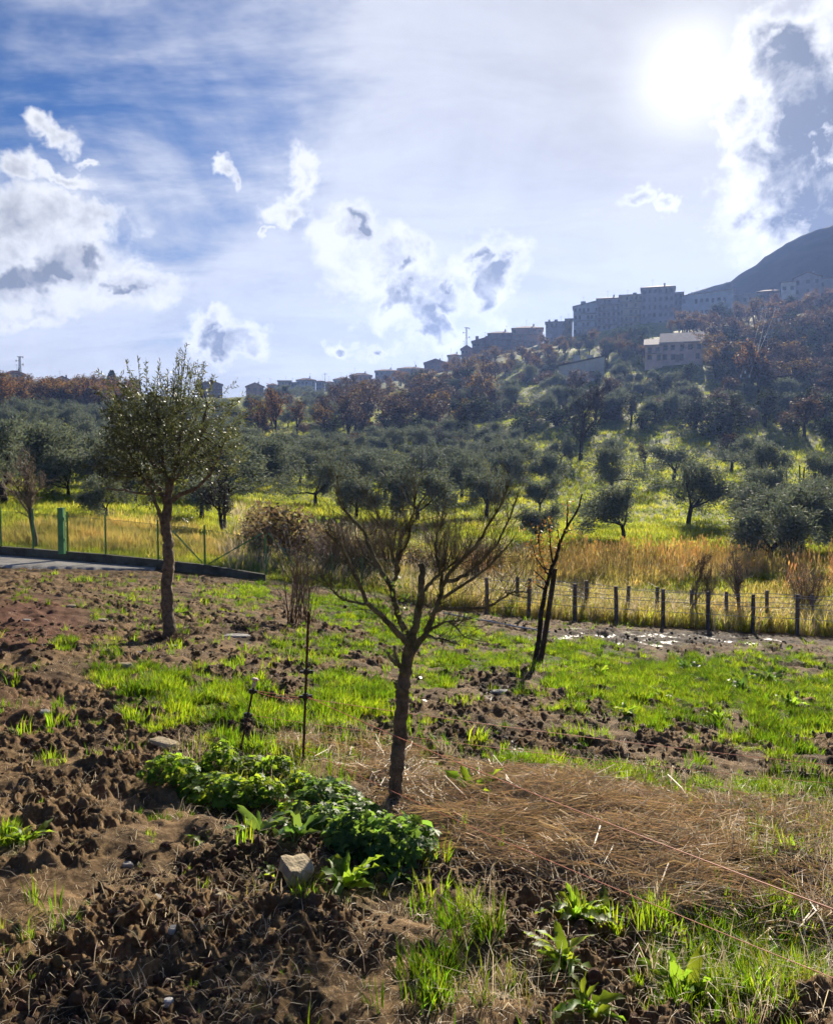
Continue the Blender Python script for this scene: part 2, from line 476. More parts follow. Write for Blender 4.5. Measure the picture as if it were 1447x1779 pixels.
# ------------------------------------------------------------------ materials
def new_mat(name):
    m = bpy.data.materials.new(name)
    m.use_nodes = True
    return m, NT(m.node_tree)
def simple(name, col, rough=0.7, var=0.25, scale=8.0, bump=0.0, bscale=30.0, metal=0.0, spec=0.5, rnd=0.0, coat=0.0):
    """principled surface with noisy tone and optional relief"""
    m, N = new_mat(name)
    tc = N.n('TexCoord')
    no = N.n('TexNoise', {'Vector': tc.outputs['Object'], 'Scale': scale, 'Detail': 5.0, 'Roughness': 0.65}).outputs['Fac']
    a = tuple(c * (1 - var) for c in col)
    b = tuple(min(1, c * (1 + var)) for c in col)
    c = N.mix(N.smooth(no, 0.3, 0.7), a, b)
    if rnd:
        oi = N.n('ObjectInfo')
        c = N.n('HueSaturation', {'Color': c, 'Hue': N.m('MULTIPLY_ADD', oi.outputs['Random'], rnd * 0.12, 0.5 - rnd * 0.06),
                                  'Value': N.m('MULTIPLY_ADD', oi.outputs['Random'], rnd, 1 - rnd * .5)}).outputs[0]
    p = N.n('BsdfPrincipled', {'Base Color': c, 'Roughness': rough, 'Metallic': metal, 'Specular IOR Level': spec, 'Coat Weight': coat})
    if bump:
        bn = N.n('TexNoise', {'Vector': tc.outputs['Object'], 'Scale': bscale, 'Detail': 6.0, 'Roughness': 0.7}).outputs['Fac']
        bp = N.n('Bump', {'Height': bn, 'Strength': bump, 'Distance': 0.05})
        N.link(bp.outputs[0], p.inputs['Normal'])
    N.n('OutputMaterial', {'Surface': p.outputs[0]})
    return m
def leafy(name, col, trans, tfac=0.5, rough=0.45, rnd=0.35, hue=0.03, spec=0.5, patch=0.0):
    """thin leaf or blade: reflects its colour, lets light through"""
    m, N = new_mat(name)
    oi = N.n('ObjectInfo')
    geo = N.n('NewGeometry')
    rv = N.m('FRACT', N.m('ADD', oi.outputs['Random'], N.m('MULTIPLY', geo.outputs['Random Per Island'], 3.7)))
    hu = N.m('MULTIPLY_ADD', rv, hue * 2, 0.5 - hue)
    va = N.m('MULTIPLY_ADD', N.m('FRACT', N.m('MULTIPLY', rv, 7.31)), rnd * 2, 1 - rnd)
    if patch:
        pn = N.n('TexNoise', {'Vector': oi.outputs['Location'], 'Scale': patch, 'Detail': 3.0, 'Roughness': 0.6}).outputs['Fac']
        va = N.m('MULTIPLY', va, N.smooth(pn, 0.3, 0.68, 0.45, 1.3))
        hu = N.m('ADD', hu, N.smooth(pn, 0.35, 0.75, 0.02, -0.022))
    c = N.n('HueSaturation', {'Color': tuple(col) + (1,), 'Hue': hu, 'Value': va}).outputs[0]
    t = N.n('HueSaturation', {'Color': tuple(trans) + (1,), 'Hue': hu, 'Value': va}).outputs[0]
    p = N.n('BsdfPrincipled', {'Base Color': c, 'Roughness': rough, 'Specular IOR Level': spec})
    tr = N.n('BsdfTranslucent', {'Color': t})
    mx = N.n('MixShader', {0: tfac, 1: p.outputs[0], 2: tr.outputs[0]})
    N.n('OutputMaterial', {'Surface': mx.outputs[0]})
    return m

def ground_material():
    m, N = new_mat('ground_soil_and_turf')
    geo = N.n('NewGeometry')
    P = geo.outputs['Position']
    at = N.n('VertexColor', layer_name='cover')      # r = green, g = straw, b = red soil
    sp = N.n('SeparateColor', {0: at.outputs[0]})
    a2 = N.n('VertexColor', layer_name='cover2')     # r = wet, g = far meadow, b = golden meadow
    s2 = N.n('SeparateColor', {0: a2.outputs[0]})
    nb = N.n('TexNoise', {'Vector': P, 'Scale': 2.3, 'Detail': 6.0, 'Roughness': 0.65}).outputs['Fac']
    nf = N.n('TexNoise', {'Vector': P, 'Scale': 38.0, 'Detail': 5.0, 'Roughness': 0.7}).outputs['Fac']
    soil = N.mix(N.smooth(nb, 0.32, 0.68), (0.056, 0.033, 0.015), (0.225, 0.140, 0.066))
    soil = N.mix(N.smooth(nf, 0.45, 0.72), soil, (0.32, 0.215, 0.108))
    nd = N.n('TexNoise', {'Vector': P, 'Scale': 0.9, 'Detail': 5.0, 'Roughness': 0.6}).outputs['Fac']
    soil = N.mix(N.smooth(nd, 0.50, 0.66, 0.0, 0.6), soil, (0.038, 0.024, 0.014))
    soil = N.mix(sp.outputs[2], soil, N.mix(nf, (0.085, 0.036, 0.020), (0.17, 0.08, 0.045)))
    turf = N.mix(nf, (0.035, 0.058, 0.008), (0.090, 0.115, 0.018))
    c = N.mix(N.m('MULTIPLY', sp.outputs[0], 0.9), soil, turf)
    c = N.mix(N.m('MULTIPLY', sp.outputs[1], 0.8), c, N.mix(nf, (0.20, 0.13, 0.06), (0.38, 0.26, 0.13)))
    c = N.mix(N.m('MULTIPLY', at.outputs['Alpha'], 0.8), c, (0.040, 0.028, 0.020))
    nm = N.n('TexNoise', {'Vector': P, 'Scale': 0.35, 'Detail': 7.0, 'Roughness': 0.7}).outputs['Fac']
    nm2 = N.n('TexNoise', {'Vector': P, 'Scale': 3.0, 'Detail': 4.0, 'Roughness': 0.7}).outputs['Fac']
    mead = N.mix(N.smooth(nm, 0.35, 0.65), (0.120, 0.155, 0.022), (0.240, 0.235, 0.042))
    mead = N.mix(N.smooth(nm2, 0.5, 0.75), mead, (0.065, 0.070, 0.020))
    mead = N.mix(s2.outputs[2], mead, N.mix(nm2, (0.22, 0.155, 0.030), (0.36, 0.26, 0.06)))
    c = N.mix(s2.outputs[1], c, mead)
    nw = N.n('TexNoise', {'Vector': P, 'Scale': 11.0, 'Detail': 4.0, 'Roughness': 0.7}).outputs['Fac']
    wet = N.m('MULTIPLY', s2.outputs[0], N.smooth(nw, 0.40, 0.53))
    rough = N.m('SUBTRACT', 0.88, N.m('MULTIPLY', wet, 0.75))
    p = N.n('BsdfPrincipled', {'Base Color': c, 'Roughness': rough, 'Specular IOR Level': N.m('MULTIPLY_ADD', wet, 0.5, 0.10)})
    nbp = N.n('TexNoise', {'Vector': P, 'Scale': 55.0, 'Detail': 6.0, 'Roughness': 0.75}).outputs['Fac']
    bp = N.n('Bump', {'Height': nbp, 'Strength': 0.6, 'Distance': 0.025})
    N.link(bp.outputs[0], p.inputs['Normal'])
    N.n('OutputMaterial', {'Surface': p.outputs[0]})
    return m

def meadow_mask(X, Y):
    d = np.maximum(Y, np.hypot(X, Y) * .8)
    return sstep(d, 25.7, 26.4)
def golden_mask(X, Y, Z):
    px, py = to_pix(X, Y, Z)
    g = ell(px + (fbm(X * .3, Y * .3, 3, 3) - .5) * 90, py + (fbm(X * .3, Y * .3, 3, 4) - .5) * 40,
            [(120, 935, 260, 26, 1.0), (330, 950, 150, 24, .8), (470, 770, 70, 16, .7), (1100, 1000, 400, 46, .7), (700, 1000, 200, 30, .6), (1300, 1060, 300, 40, .5)])
    return g * sstep(fbm(X * .45, Y * .45, 3, 14) + .25 * g, .48, .74)

def build_ground():
    fine = np.linspace(-0.68, 0.68, 680)
    left = -0.68 - np.cumsum(np.linspace(0.004, 0.16, 28))
    left = left[left > -math.pi + .02]
    az = np.concatenate([left[::-1], fine, -left])
    r1 = np.exp(np.linspace(math.log(1.9), math.log(30), 640))
    r2 = np.exp(np.linspace(math.log(30), math.log(1300), 180))[1:]
    r0 = np.array([0.05, 0.6, 1.2, 1.6])
    rr = np.concatenate([r0, r1, r2])
    A, Rr = np.meshgrid(az, rr)
    X, Y = Rr * np.sin(A), Rr * np.cos(A)
    Z = H(X, Y)
    g, s, rd, wt = masks(X, Y, Z)
    front = (np.abs(A) < 1.1)
    for a in (g, s, rd, wt):
        a *= front
    near = 1 - sstep(Rr, 24.0, 28.0)
    D = clod_height(X, Y, g, s, rd, wt) * near
    far = sstep(Rr, 30, 60)
    D = D + (1 - near) * 0.10 * (fbm(X * 0.9, Y * 0.9, 4, 12) - .5)
    Z2 = Z + D
    n, mm = A.shape
    V = np.stack([X, Y, Z2], -1).reshape(-1, 3)
    idx = np.arange(n * mm).reshape(n, mm)
    F = np.stack([idx[:-1, :-1], idx[:-1, 1:], idx[1:, 1:], idx[1:, :-1]], -1).reshape(-1, 4)
    # close the seam behind the camera
    Fs = np.stack([idx[:-1, -1], idx[:-1, 0], idx[1:, 0], idx[1:, -1]], -1)
    F = np.concatenate([F, Fs])
    F = F[:, ::-1]
    me = mesh_np('ground', V, F, smooth=True)
    one = np.ones(g.size)
    for nm, chans in (('cover', (g, s, rd, wt * near)), ('cover2', (wt * near * sstep(-D, .006, .03), meadow_mask(X, Y), golden_mask(X, Y, Z), one.reshape(g.shape)))):
        ca = me.color_attributes.new(nm, 'FLOAT_COLOR', 'POINT')
        ca.data.foreach_set('color', np.stack([c.ravel() for c in chans], -1).astype(np.float32).ravel())
    o = link('ground', me, ground_material())
    tag(o, 'trampled brown mud field with grass patches rising to a wooded hillside', kind='structure')
    return o
GROUND = build_ground()
def gz(X, Y):
    """ground height including the mud relief"""
    X, Y = np.asarray(X, float), np.asarray(Y, float)
    Z = H(X, Y)
    g, s, rd, wt = masks(X, Y, Z)
    near = 1 - sstep(np.hypot(X, Y), 24, 28)
    return Z + clod_height(X, Y, g, s, rd, wt) * near

# ------------------------------------------------------------------ mountain behind the town
def build_mountain():
    sil = [(1090, 560), (1180, 514), (1220, 500), (1262, 489), (1292, 468), (1330, 441), (1372, 414), (1402, 400), (1447, 388), (1540, 372), (1700, 352), (1900, 372), (2300, 470), (2800, 560)]
    xs = np.linspace(1090, 2800, 240)
    ys = np.interp(xs, [p[0] for p in sil], [p[1] for p in sil])
    V, rows = [], 60
    prof = np.linspace(0, 1, rows)
    for j, x in enumerate(xs):
        R0 = 540.0
        a = pray(min(x, 2100), ys[j])
        azm = paz(x)
        el_ = pel(x, ys[j])
        top = EYE + math.tan(el_) * R0
        for t in prof:
            # front slope from 470 m up to the crest, then down behind it
            if t < 0.75:
                u = t / 0.75
                rr = 430 + (R0 - 430) * u
                z = 40 + (top - 40) * (u ** 0.9)
            else:
                u = (t - 0.75) / 0.25
                rr = R0 + 400 * u
                z = top - (top - 20) * u
            X, Y = rr * math.sin(azm), rr * math.cos(azm)
            V.append((X, Y, z, t))
    V = np.array(V)
    X, Y, t = V[:, 0], V[:, 1], V[:, 3]
    V[:, 2] += 5 * (fbm(X * .02, Y * .02, 4, 8) - .5) * np.sin(np.minimum(t / .75, 1) * math.pi)
    V[:, 2] += 2.2 * (fbm(X * .15, Y * .15, 3, 9) - .35) * ((t > 0) & (t < 1))
    V = V[:, :3]
    n = rows
    F = []
    for j in range(len(xs) - 1):
        for i in range(n - 1):
            a = j * n + i
            F.append((a, a + n, a + n + 1, a + 1))
    m, N = new_mat('mountain_scrub')
    geo = N.n('NewGeometry')
    a = N.n('TexNoise', {'Vector': geo.outputs['Position'], 'Scale': 0.05, 'Detail': 8.0, 'Roughness': 0.7}).outputs['Fac']
    c = N.mix(N.smooth(a, .35, .65), (0.020, 0.024, 0.016), (0.050, 0.044, 0.032))
    p = N.n('BsdfPrincipled', {'Base Color': c, 'Roughness': 0.95, 'Specular IOR Level': 0.1})
    N.n('OutputMaterial', {'Surface': p.outputs[0]})
    o = link('mountain', mesh_np('mountain', V, F, True), m)
    tag(o, 'dark scrub covered mountain flank rising behind the hill town', kind='structure')
build_mountain()

# ------------------------------------------------------------------ scattering of ground cover (stuff) with geometry nodes
def gn_group():
    g = bpy.data.node_groups.new('scatter', 'GeometryNodeTree')
    g.interface.new_socket('Geometry', in_out='INPUT', socket_type='NodeSocketGeometry')
    g.interface.new_socket('Source', in_out='INPUT', socket_type='NodeSocketCollection')
    g.interface.new_socket('Geometry', in_out='OUTPUT', socket_type='NodeSocketGeometry')
    gi, go = g.nodes.new('NodeGroupInput'), g.nodes.new('NodeGroupOutput')
    ci = g.nodes.new('GeometryNodeCollectionInfo')
    ci.inputs['Separate Children'].default_value = True
    ci.inputs['Reset Children'].default_value = True
    ip = g.nodes.new('GeometryNodeInstanceOnPoints')
    ip.inputs['Pick Instance'].default_value = True
    def attr(nm, ty):
        a = g.nodes.new('GeometryNodeInputNamedAttribute')
        a.data_type = ty
        a.inputs['Name'].default_value = nm
        return a.outputs[0]
    L = g.links.new
    L(gi.outputs['Geometry'], ip.inputs['Points'])
    L(gi.outputs['Source'], ci.inputs[0])
    L(ci.outputs[0], ip.inputs['Instance'])
    L(attr('vid', 'INT'), ip.inputs['Instance Index'])
    L(attr('rot', 'FLOAT_VECTOR'), ip.inputs['Rotation'])
    L(attr('scl', 'FLOAT_VECTOR'), ip.inputs['Scale'])
    L(ip.outputs[0], go.inputs[0])
    return g
GN = gn_group()
RNG = np.random.default_rng(11)
def scatter(name, P, scale, meshes, label, rot=None, kind='stuff'):
    n = len(P)
    me = bpy.data.meshes.new(name)
    me.vertices.add(n)
    me.vertices.foreach_set('co', np.asarray(P, np.float32).ravel())
    if rot is None:
        rot = np.zeros((n, 3))
        rot[:, 2] = RNG.uniform(0, 6.283, n)
        rot[:, :2] = RNG.normal(0, 0.10, (n, 2))
    scale = np.asarray(scale, float)
    if scale.ndim == 1:
        scale = np.repeat(scale[:, None], 3, 1)
    a = me.attributes.new('rot', 'FLOAT_VECTOR', 'POINT'); a.data.foreach_set('vector', np.asarray(rot, np.float32).ravel())
    a = me.attributes.new('scl', 'FLOAT_VECTOR', 'POINT'); a.data.foreach_set('vector', np.asarray(scale, np.float32).ravel())
    a = me.attributes.new('vid', 'INT', 'POINT'); a.data.foreach_set('value', RNG.integers(0, len(meshes), n).astype(np.int32))
    c = bpy.data.collections.new(name + '_source')
    for i, m in enumerate(meshes):
        c.objects.link(bpy.data.objects.new('%s_piece_%02d' % (name, i), m))
    o = link(name, me)
    md = o.modifiers.new('scatter', 'NODES')
    md.node_group = GN
    for it in GN.interface.items_tree:
        if it.name == 'Source':
            md[it.identifier] = c
    tag(o, label, kind=kind)
    return o

def blades(rng, n, h, spread, width, bend, hvar=0.4, droop=0.0):
    """a tuft: n tapering curved blades (two segments each)"""
    V, F = [], []
    for i in range(n):
        a = rng.uniform(0, 6.283)
        rr = spread * math.sqrt(rng.uniform())
        b = np.array([rr * math.cos(a), rr * math.sin(a), 0])
        hh = h * (1 + hvar * rng.uniform(-1, .8))
        da = a + rng.normal(0, 0.7)
        out = np.array([math.cos(da), math.sin(da), 0])
        side = np.array([-out[1], out[0], 0]) if rng.uniform() < .5 else np.array([math.cos(da + 1), math.sin(da + 1), 0])
        bd = bend * rng.uniform(.4, 1.3) * hh
        p1 = b + out * bd * .35 + np.array([0, 0, hh * .6])
        p2 = b + out * bd + np.array([0, 0, hh * (1 - droop * rng.uniform(.2, 1))])
        w = width * rng.uniform(.7, 1.3)
        k = len(V)
        V += [b - side * w * .45, b + side * w * .45, p1 + side * w * .5, p1 - side * w * .5, p2]
        F += [(k, k + 1, k + 2, k + 3), (k + 3, k + 2, k + 4, k + 4)]
    me = bpy.data.meshes.new('blades')
    me.from_pydata([tuple(map(float, v)) for v in V], [], [f if f[2] != f[3] else f[:3] for f in F])
    me.update()
    return me
def with_mat(meshes, mat):
    for m in meshes:
        m.materials.append(mat)
    return meshes
def cand(n, r0, r1, amax=0.64, power=0.0):
    """points spread evenly as seen from near the gate: denser close by"""
    n = int(n * (1.26 if amax == .64 else 1))
    az = RNG.uniform(-amax, amax, n)
    r = np.exp(RNG.uniform(math.log(r0), math.log(r1), n))
    X, Y = r * np.sin(az), r * np.cos(az)
    return X, Y, r

M_grass = leafy('grass_blade', (0.078, 0.135, 0.010), (0.30, 0.44, 0.016), 0.58, 0.6, 0.35, 0.03, 0.12, 1.6)
M_grass_y = leafy('grass_blade_yellowing', (0.13, 0.14, 0.022), (0.40, 0.40, 0.045), 0.5, 0.55, 0.35, 0.03, 0.3, 1.6)
M_straw = leafy('dry_straw', (0.64, 0.53, 0.36), (0.70, 0.56, 0.36), 0.46, 0.5, 0.35, 0.015, 0.4)
M_gold = leafy('golden_grass', (0.38, 0.30, 0.09), (0.68, 0.54, 0.13), 0.5, 0.6, 0.3, 0.02, 0.2, 0.5)
M_reed = leafy('reed_plume', (0.66, 0.50, 0.25), (0.85, 0.65, 0.31), 0.5, 0.6, 0.3, 0.02, 0.2, 0.4)
M_mead = leafy('hill_grass', (0.095, 0.120, 0.018), (0.52, 0.56, 0.05), 0.55, 0.6, 0.35, 0.035, 0.1, 0.35)
M_clod = simple('mud_clod', (0.140, 0.086, 0.043), 0.9, 0.45, 30, 0.5, 60, spec=0.25, rnd=0.5)

def ground_cover():
    rng = np.random.default_rng(5)
    # short green grass of the field
    X, Y, r = cand(190000, 2.3, 25.5)
    Z = H(X, Y)
    g, s, rd, wt = masks(X, Y, Z)
    keep = RNG.uniform(0, 1, len(X)) < g * np.clip(r / 9, .3, 1) * 0.95
    X, Y, r = X[keep], Y[keep], r[keep]
    z = gz(X, Y) - 0.006
    sc = np.clip(0.55 + r * 0.045, .6, 1.6) * RNG.uniform(.5, 1.25, len(X)) * (0.25 + 1.35 * sstep(fbm(X * 3.0, Y * 3.0, 2, 77), .25, .75))
    sc = np.stack([sc, sc, sc * np.clip(1.1 - r * .03, .62, 1)], 1)
    src = with_mat([blades(rng, 13, 0.095, 0.045, 0.0055, 0.55) for _ in range(5)], M_grass) + \
          with_mat([blades(rng, 9, 0.08, 0.04, 0.005, 0.7)], M_grass_y)
    scatter('grass', np.stack([X, Y, z], 1), sc, src, 'short bright green grass growing in patches over the mud field')
    # flattened dry straw
    X, Y, r = cand(52000, 2.6, 9.0)
    g, s, rd, wt = masks(X, Y, H(X, Y))
    keep = RNG.uniform(0, 1, len(X)) < s * np.clip(r / 6, .4, 1)
    X, Y, r, s = X[keep], Y[keep], r[keep], s[keep]
    z = gz(X, Y) + RNG.uniform(0, .07, len(X)) * s
    rot = np.zeros((len(X), 3))
    rot[:, 2] = RNG.normal(-0.55, 0.55, len(X)) + math.pi * (RNG.uniform(0, 1, len(X)) < .3) + 4.5 * (fbm(X * 1.3, Y * 1.3, 2, 66) - .5)
    rot[:, 0] = RNG.normal(0, .12, len(X))
    rot[:, 1] = RNG.normal(0.0, .14, len(X))
    def strawclump(n, L):
        mb = MB()
        for _ in range(n):
            a = rng.normal(0, .35)
            o = np.array([rng.uniform(-.12, .12), rng.uniform(-.08, .08), rng.uniform(0, .03)])
            dv = np.array([math.cos(a), math.sin(a), 0])
            l = L * rng.uniform(.4, 1.2)
            lift = rng.uniform(0, .05)
            cv = np.array([-dv[1], dv[0], 0]) * rng.normal(0, .05)
            pts = [o - dv * l * .5, o + cv + np.array([0, 0, lift]), o + dv * l * .5 + np.array([0, 0, rng.uniform(-.01, .04)])]
            w = rng.uniform(.0012, .0040)
            mb.tube(pts, [w, w, w * .3], 3, False)
        return mb.mesh('straw')
    scatter('dry_grass', np.stack([X, Y, z], 1), RNG.uniform(.7, 1.25, len(X)), with_mat([strawclump(9, .36) for _ in range(5)], M_straw),
            'flattened mat of dry brown grass beside the thin pruned tree', rot)
    # longer rank grass on the right and along the straw
    X, Y, r = cand(26000, 2.4, 9.5)
    Z = H(X, Y)
    px, py = to_pix(X, Y, Z)
    m = ell(px, py, [(1330, 1690, 170, 110, 1.), (1370, 1450, 150, 100, 1.), (1190, 1690, 90, 55, 1.), (1290, 1400, 200, 30, .7), (1000, 1365, 200, 22, .5), (700, 1330, 120, 34, .6), (560, 1300, 110, 30, .7), (470, 1355, 200, 36, .45), (1000, 1440, 260, 70, .10),
                         (1240, 1600, 110, 40, .7), (870, 1740, 120, 60, .35), (450, 1560, 28, 18, 1.), (830, 1640, 60, 32, .7), (330, 1310, 60, 16, .6), (1450, 1560, 60, 90, .9), (1620, 1560, 170, 160, .6), (1900, 1500, 220, 160, .5)])
    keep = RNG.uniform(0, 1, len(X)) < m * .40 * np.clip(r / 6, .4, 1)
    X, Y = X[keep], Y[keep]
    src = with_mat([blades(rng, 8, .20, .04, .0042, .8, .5, .35) for _ in range(3)], M_grass_y) + with_mat([blades(rng, 8, .15, .04, .0045, .8, .5, .3) for _ in range(2)], M_grass) + \
          with_mat([blades(rng, 7, .24, .05, .003, .9, .5, .4) for _ in range(3)], M_straw)
    scatter('rank_grass', np.stack([X, Y, gz(X, Y) - .01], 1), RNG.uniform(.35, 1.0, len(X)), src, 'long yellowing grass at the right edge of the field')
    # bits of straw and dead stalks on the mud
    X, Y, r = cand(6000, 2.3, 16)
    src = with_mat([blades(rng, 4, .04, .05, .0022, 1.5, .6, .8) for _ in range(4)], M_straw)
    scatter('dead_stalks', np.stack([X, Y, gz(X, Y)], 1), RNG.uniform(.5, 1.5, len(X)), src, 'scattered dead stalks lying on the mud', )
    # clods of mud
    def clod():
        bm = bmesh.new()
        bmesh.ops.create_icosphere(bm, subdivisions=2, radius=1)
        sd = int(rng.integers(0, 9999))
        for v in bm.verts:
            c = np.array(v.co)
            k = 0.62 + 0.75 * vnoise(np.array([c[0] * 1.6 + c[2] * 1.1 + sd]), np.array([c[1] * 1.6 - c[2] * .9]), sd)[0] * (0.6 + .8 * vnoise(np.array([c[0] * 4 + sd]), np.array([c[1] * 4 + c[2] * 4]), sd)[0])
            v.co = v.co * k
            v.co.z *= .7
        me = bpy.data.meshes.new('clod'); bm.to_mesh(me); bm.free()
        return me
    X, Y, r = cand(30000, 2.3, 24)
    g, s, rd, wt = masks(X, Y, H(X, Y))
    keep = RNG.uniform(0, 1, len(X)) < (1 - .85 * g) * (1 - .9 * s) * (1 - .5 * rd) * .85 * sstep(fbm(X * 1.1, Y * 1.1, 3, 101), .34, .62)
    X, Y, r = X[keep], Y[keep], r[keep]
    sz = np.clip(RNG.lognormal(-4.35, .55, len(X)), .005, .034) * np.clip(.65 + r * .06, .8, 1.45)
    rot = RNG.uniform(0, 6.28, (len(X), 3))
    scatter('mud', np.stack([X, Y, gz(X, Y) + sz * .15], 1), sz, with_mat([clod() for _ in range(8)], M_clod), 'loose clods of dark trampled mud all over the field', rot)
    # hillside grass, near and far, golden and green
    for nm, n, r0, r1, hh, ww, k in (('meadow_grass', 52000, 26.6, 60, .17, .012, 1.), ('hillside_grass', 60000, 55, 330, .20, .022, 2.)):
        X, Y, r = cand(int(n * 1.1), r0, r1, .60)
        Z = H(X, Y)
        ok = Y > np.where(X < -3.5, 26.15, 25.6)
        X, Y, Z, r = X[ok], Y[ok], Z[ok], r[ok]
        gm = golden_mask(X, Y, Z)
        pick = RNG.uniform(0, 1, len(X)) < np.clip(gm * 1.1, 0, .95)
        sc = RNG.uniform(.6, 1.3, len(X)) * np.clip(r / r0, 1, 2.2)
        sc = sc * (0.55 + 0.9 * fbm(X * .5, Y * .5, 3, 88))
        for gold in (False, True):
            q = pick == gold
            src = with_mat([blades(rng, 10, hh * (1.7 if gold else 1), .10, ww, .6) for _ in range(4)], M_gold if gold else M_mead)
            o = scatter(nm if not gold else 'golden_' + nm, np.stack([X, Y, Z - .02], 1)[q], sc[q], src,
                        ('golden dry grass' if gold else 'yellow green grass') + (' just beyond the fences' if k == 1. else ' on the slope between the far trees'))
    # reed belt
    X, Y, r = cand(16500, 27, 47, .60)
    Z = H(X, Y)
    px, py = to_pix(X, Y, Z)
    m = ell(px + 60 * (fbm(X * .25, Y * .25, 3, 15) - .5), py, [(1060, 992, 150, 22, 1.), (1250, 990, 130, 24, .9), (1130, 1000, 260, 18, .7), (860, 1008, 60, 16, .8), (1420, 1010, 80, 30, .35), (1600, 1012, 140, 26, .7)])
    keep = RNG.uniform(0, 1, len(X)) < m * .55
    def reed():
        mb = MB()
        for _ in range(4):
            o = np.array([rng.uniform(-.18, .18), rng.uniform(-.18, .18), 0])
            h = rng.uniform(1.0, 1.7)
            ln = np.array([rng.normal(0, .10), rng.normal(0, .10), 0])
            top = o + ln + np.array([0, 0, h])
            mb.tube([o, o + ln * .4 + np.array([0, 0, h * .6]), top], [.010, .008, .005], 3, False)
            for q in range(3):
                a = rng.uniform(0, 6.28)
                dv = np.array([math.cos(a), math.sin(a), 0])
                zz = h * rng.uniform(.15, .75)
                b = o + ln * (zz / h) + np.array([0, 0, zz])
                sd = np.array([-dv[1], dv[0], 0]) * .018
                e = b + dv * rng.uniform(.15, .4) + np.array([0, 0, rng.uniform(.1, .45)])
                mb.add([b - sd, b + sd, e], [(0, 1, 2)])
            p = top + ln * .25 + np.array([0, 0, .24])
            mb.tube([top, (top + p) / 2, p], [.012, .034, .004], 4, False)
        return mb.mesh('reed')
    X, Y = X[keep], Y[keep]
    scatter('reeds', np.stack([X, Y, H(X, Y) - .03], 1), RNG.uniform(.42, .80, len(X)), with_mat([reed() for _ in range(5)], M_reed), 'belt of tall golden reeds beyond the wooden post fence')
    # rough scrubby grass between the mesh fence and the first olives
    X, Y, r = cand(5200, 27.5, 58, .30)
    Z = H(X, Y)
    px, py = to_pix(X, Y, Z)
    keep = (px > 400) & (px < 930) & (fbm(X * .25, Y * .25, 3, 211) > .46)
    X, Y, r = X[keep], Y[keep], r[keep]
    src = with_mat([blades(rng, 14, .50, .25, .022, .8, .5, .4) for _ in range(3)], M_mead) + with_mat([blades(rng, 12, .60, .25, .016, .7, .5, .3) for _ in range(3)], M_straw) + \
          with_mat([blades(rng, 12, .55, .22, .018, .8, .5, .4) for _ in range(2)], M_gold)
    scatter('rough_grass', np.stack([X, Y, H(X, Y) - .03], 1), RNG.uniform(.5, 1.4, len(X)), src, 'rough scrubby grass between the fences and the nearest olives')
    # rank weeds along the wooden fence
    X, Y, r = cand(17000, 24.4, 31, .60)
    Z = H(X, Y)
    px, py = to_pix(X, Y, Z)
    keep = (px > 690) & (Y > 24.75 + .5 * (fbm(X, Y * 0, 2, 3) - .5)) & (RNG.uniform(0, 1, len(X)) < .75)
    X, Y = X[keep], Y[keep]
    src = with_mat([blades(rng, 12, .62, .14, .016, .6, .5, .3) for _ in range(3)], M_gold) + with_mat([blades(rng, 12, .55, .14, .018, .6, .5, .3) for _ in range(3)], M_mead) + \
          with_mat([blades(rng, 10, .75, .14, .010, .7, .5, .3) for _ in range(2)], M_straw)
    scatter('weeds', np.stack([X, Y, H(X, Y) - .03], 1), RNG.uniform(.5, 1.25, len(X)), src, 'rank dry weeds growing through the wooden post fence')
ground_cover()

# ------------------------------------------------------------------ trees: growth
def unit(v):
    return v / max(np.linalg.norm(v), 1e-9)
def grow(rng, start, dv, length, rad, lev, P, out, tips):
    n = P['pts'][lev]
    pts, rads = [np.array(start, float)], [rad]
    d = unit(np.array(dv, float))
    end_r = rad * P['taper'][lev]
    for i in range(n):
        d = unit(d + rng.normal(0, P['wob'][lev], 3) + np.array([0, 0, P['trop'][lev]]))
        pts.append(pts[-1] + d * length / n)
        rads.append(rad + (end_r - rad) * (i + 1) / n)
    out.append((pts, rads, lev))
    if lev + 1 >= len(P['pts']):
        tips.extend([(p, d) for p in pts[1:]])
        return
    for k in range(P['kids'][lev]):
        t = P['from'][lev] + (1 - P['from'][lev]) * ((k + rng.uniform(.2, .8)) / P['kids'][lev])
        f = min(t * n, n - 1e-3)
        i = int(f)
        p = pts[i] + (pts[i + 1] - pts[i]) * (f - i)
        base = unit(pts[i + 1] - pts[i])
        a = unit(np.cross(base, rng.normal(0, 1, 3)))
        ang = P['ang'][lev] * rng.uniform(.7, 1.25)
        nd = base * math.cos(ang) + a * math.sin(ang)
        grow(rng, p, nd, length * P['ratio'][lev] * rng.uniform(.7, 1.2), max(rads[i] * P['rr'][lev], P['rmin']), lev + 1, P, out, tips)
def tubes_mesh(name, lines, sides=(7, 5, 4, 3, 3)):
    mb = MB()
    for pts, rads, lev in lines:
        mb.tube(pts, rads, sides[min(lev, len(sides) - 1)], lev == 0)
    return mb.mesh(name, True)
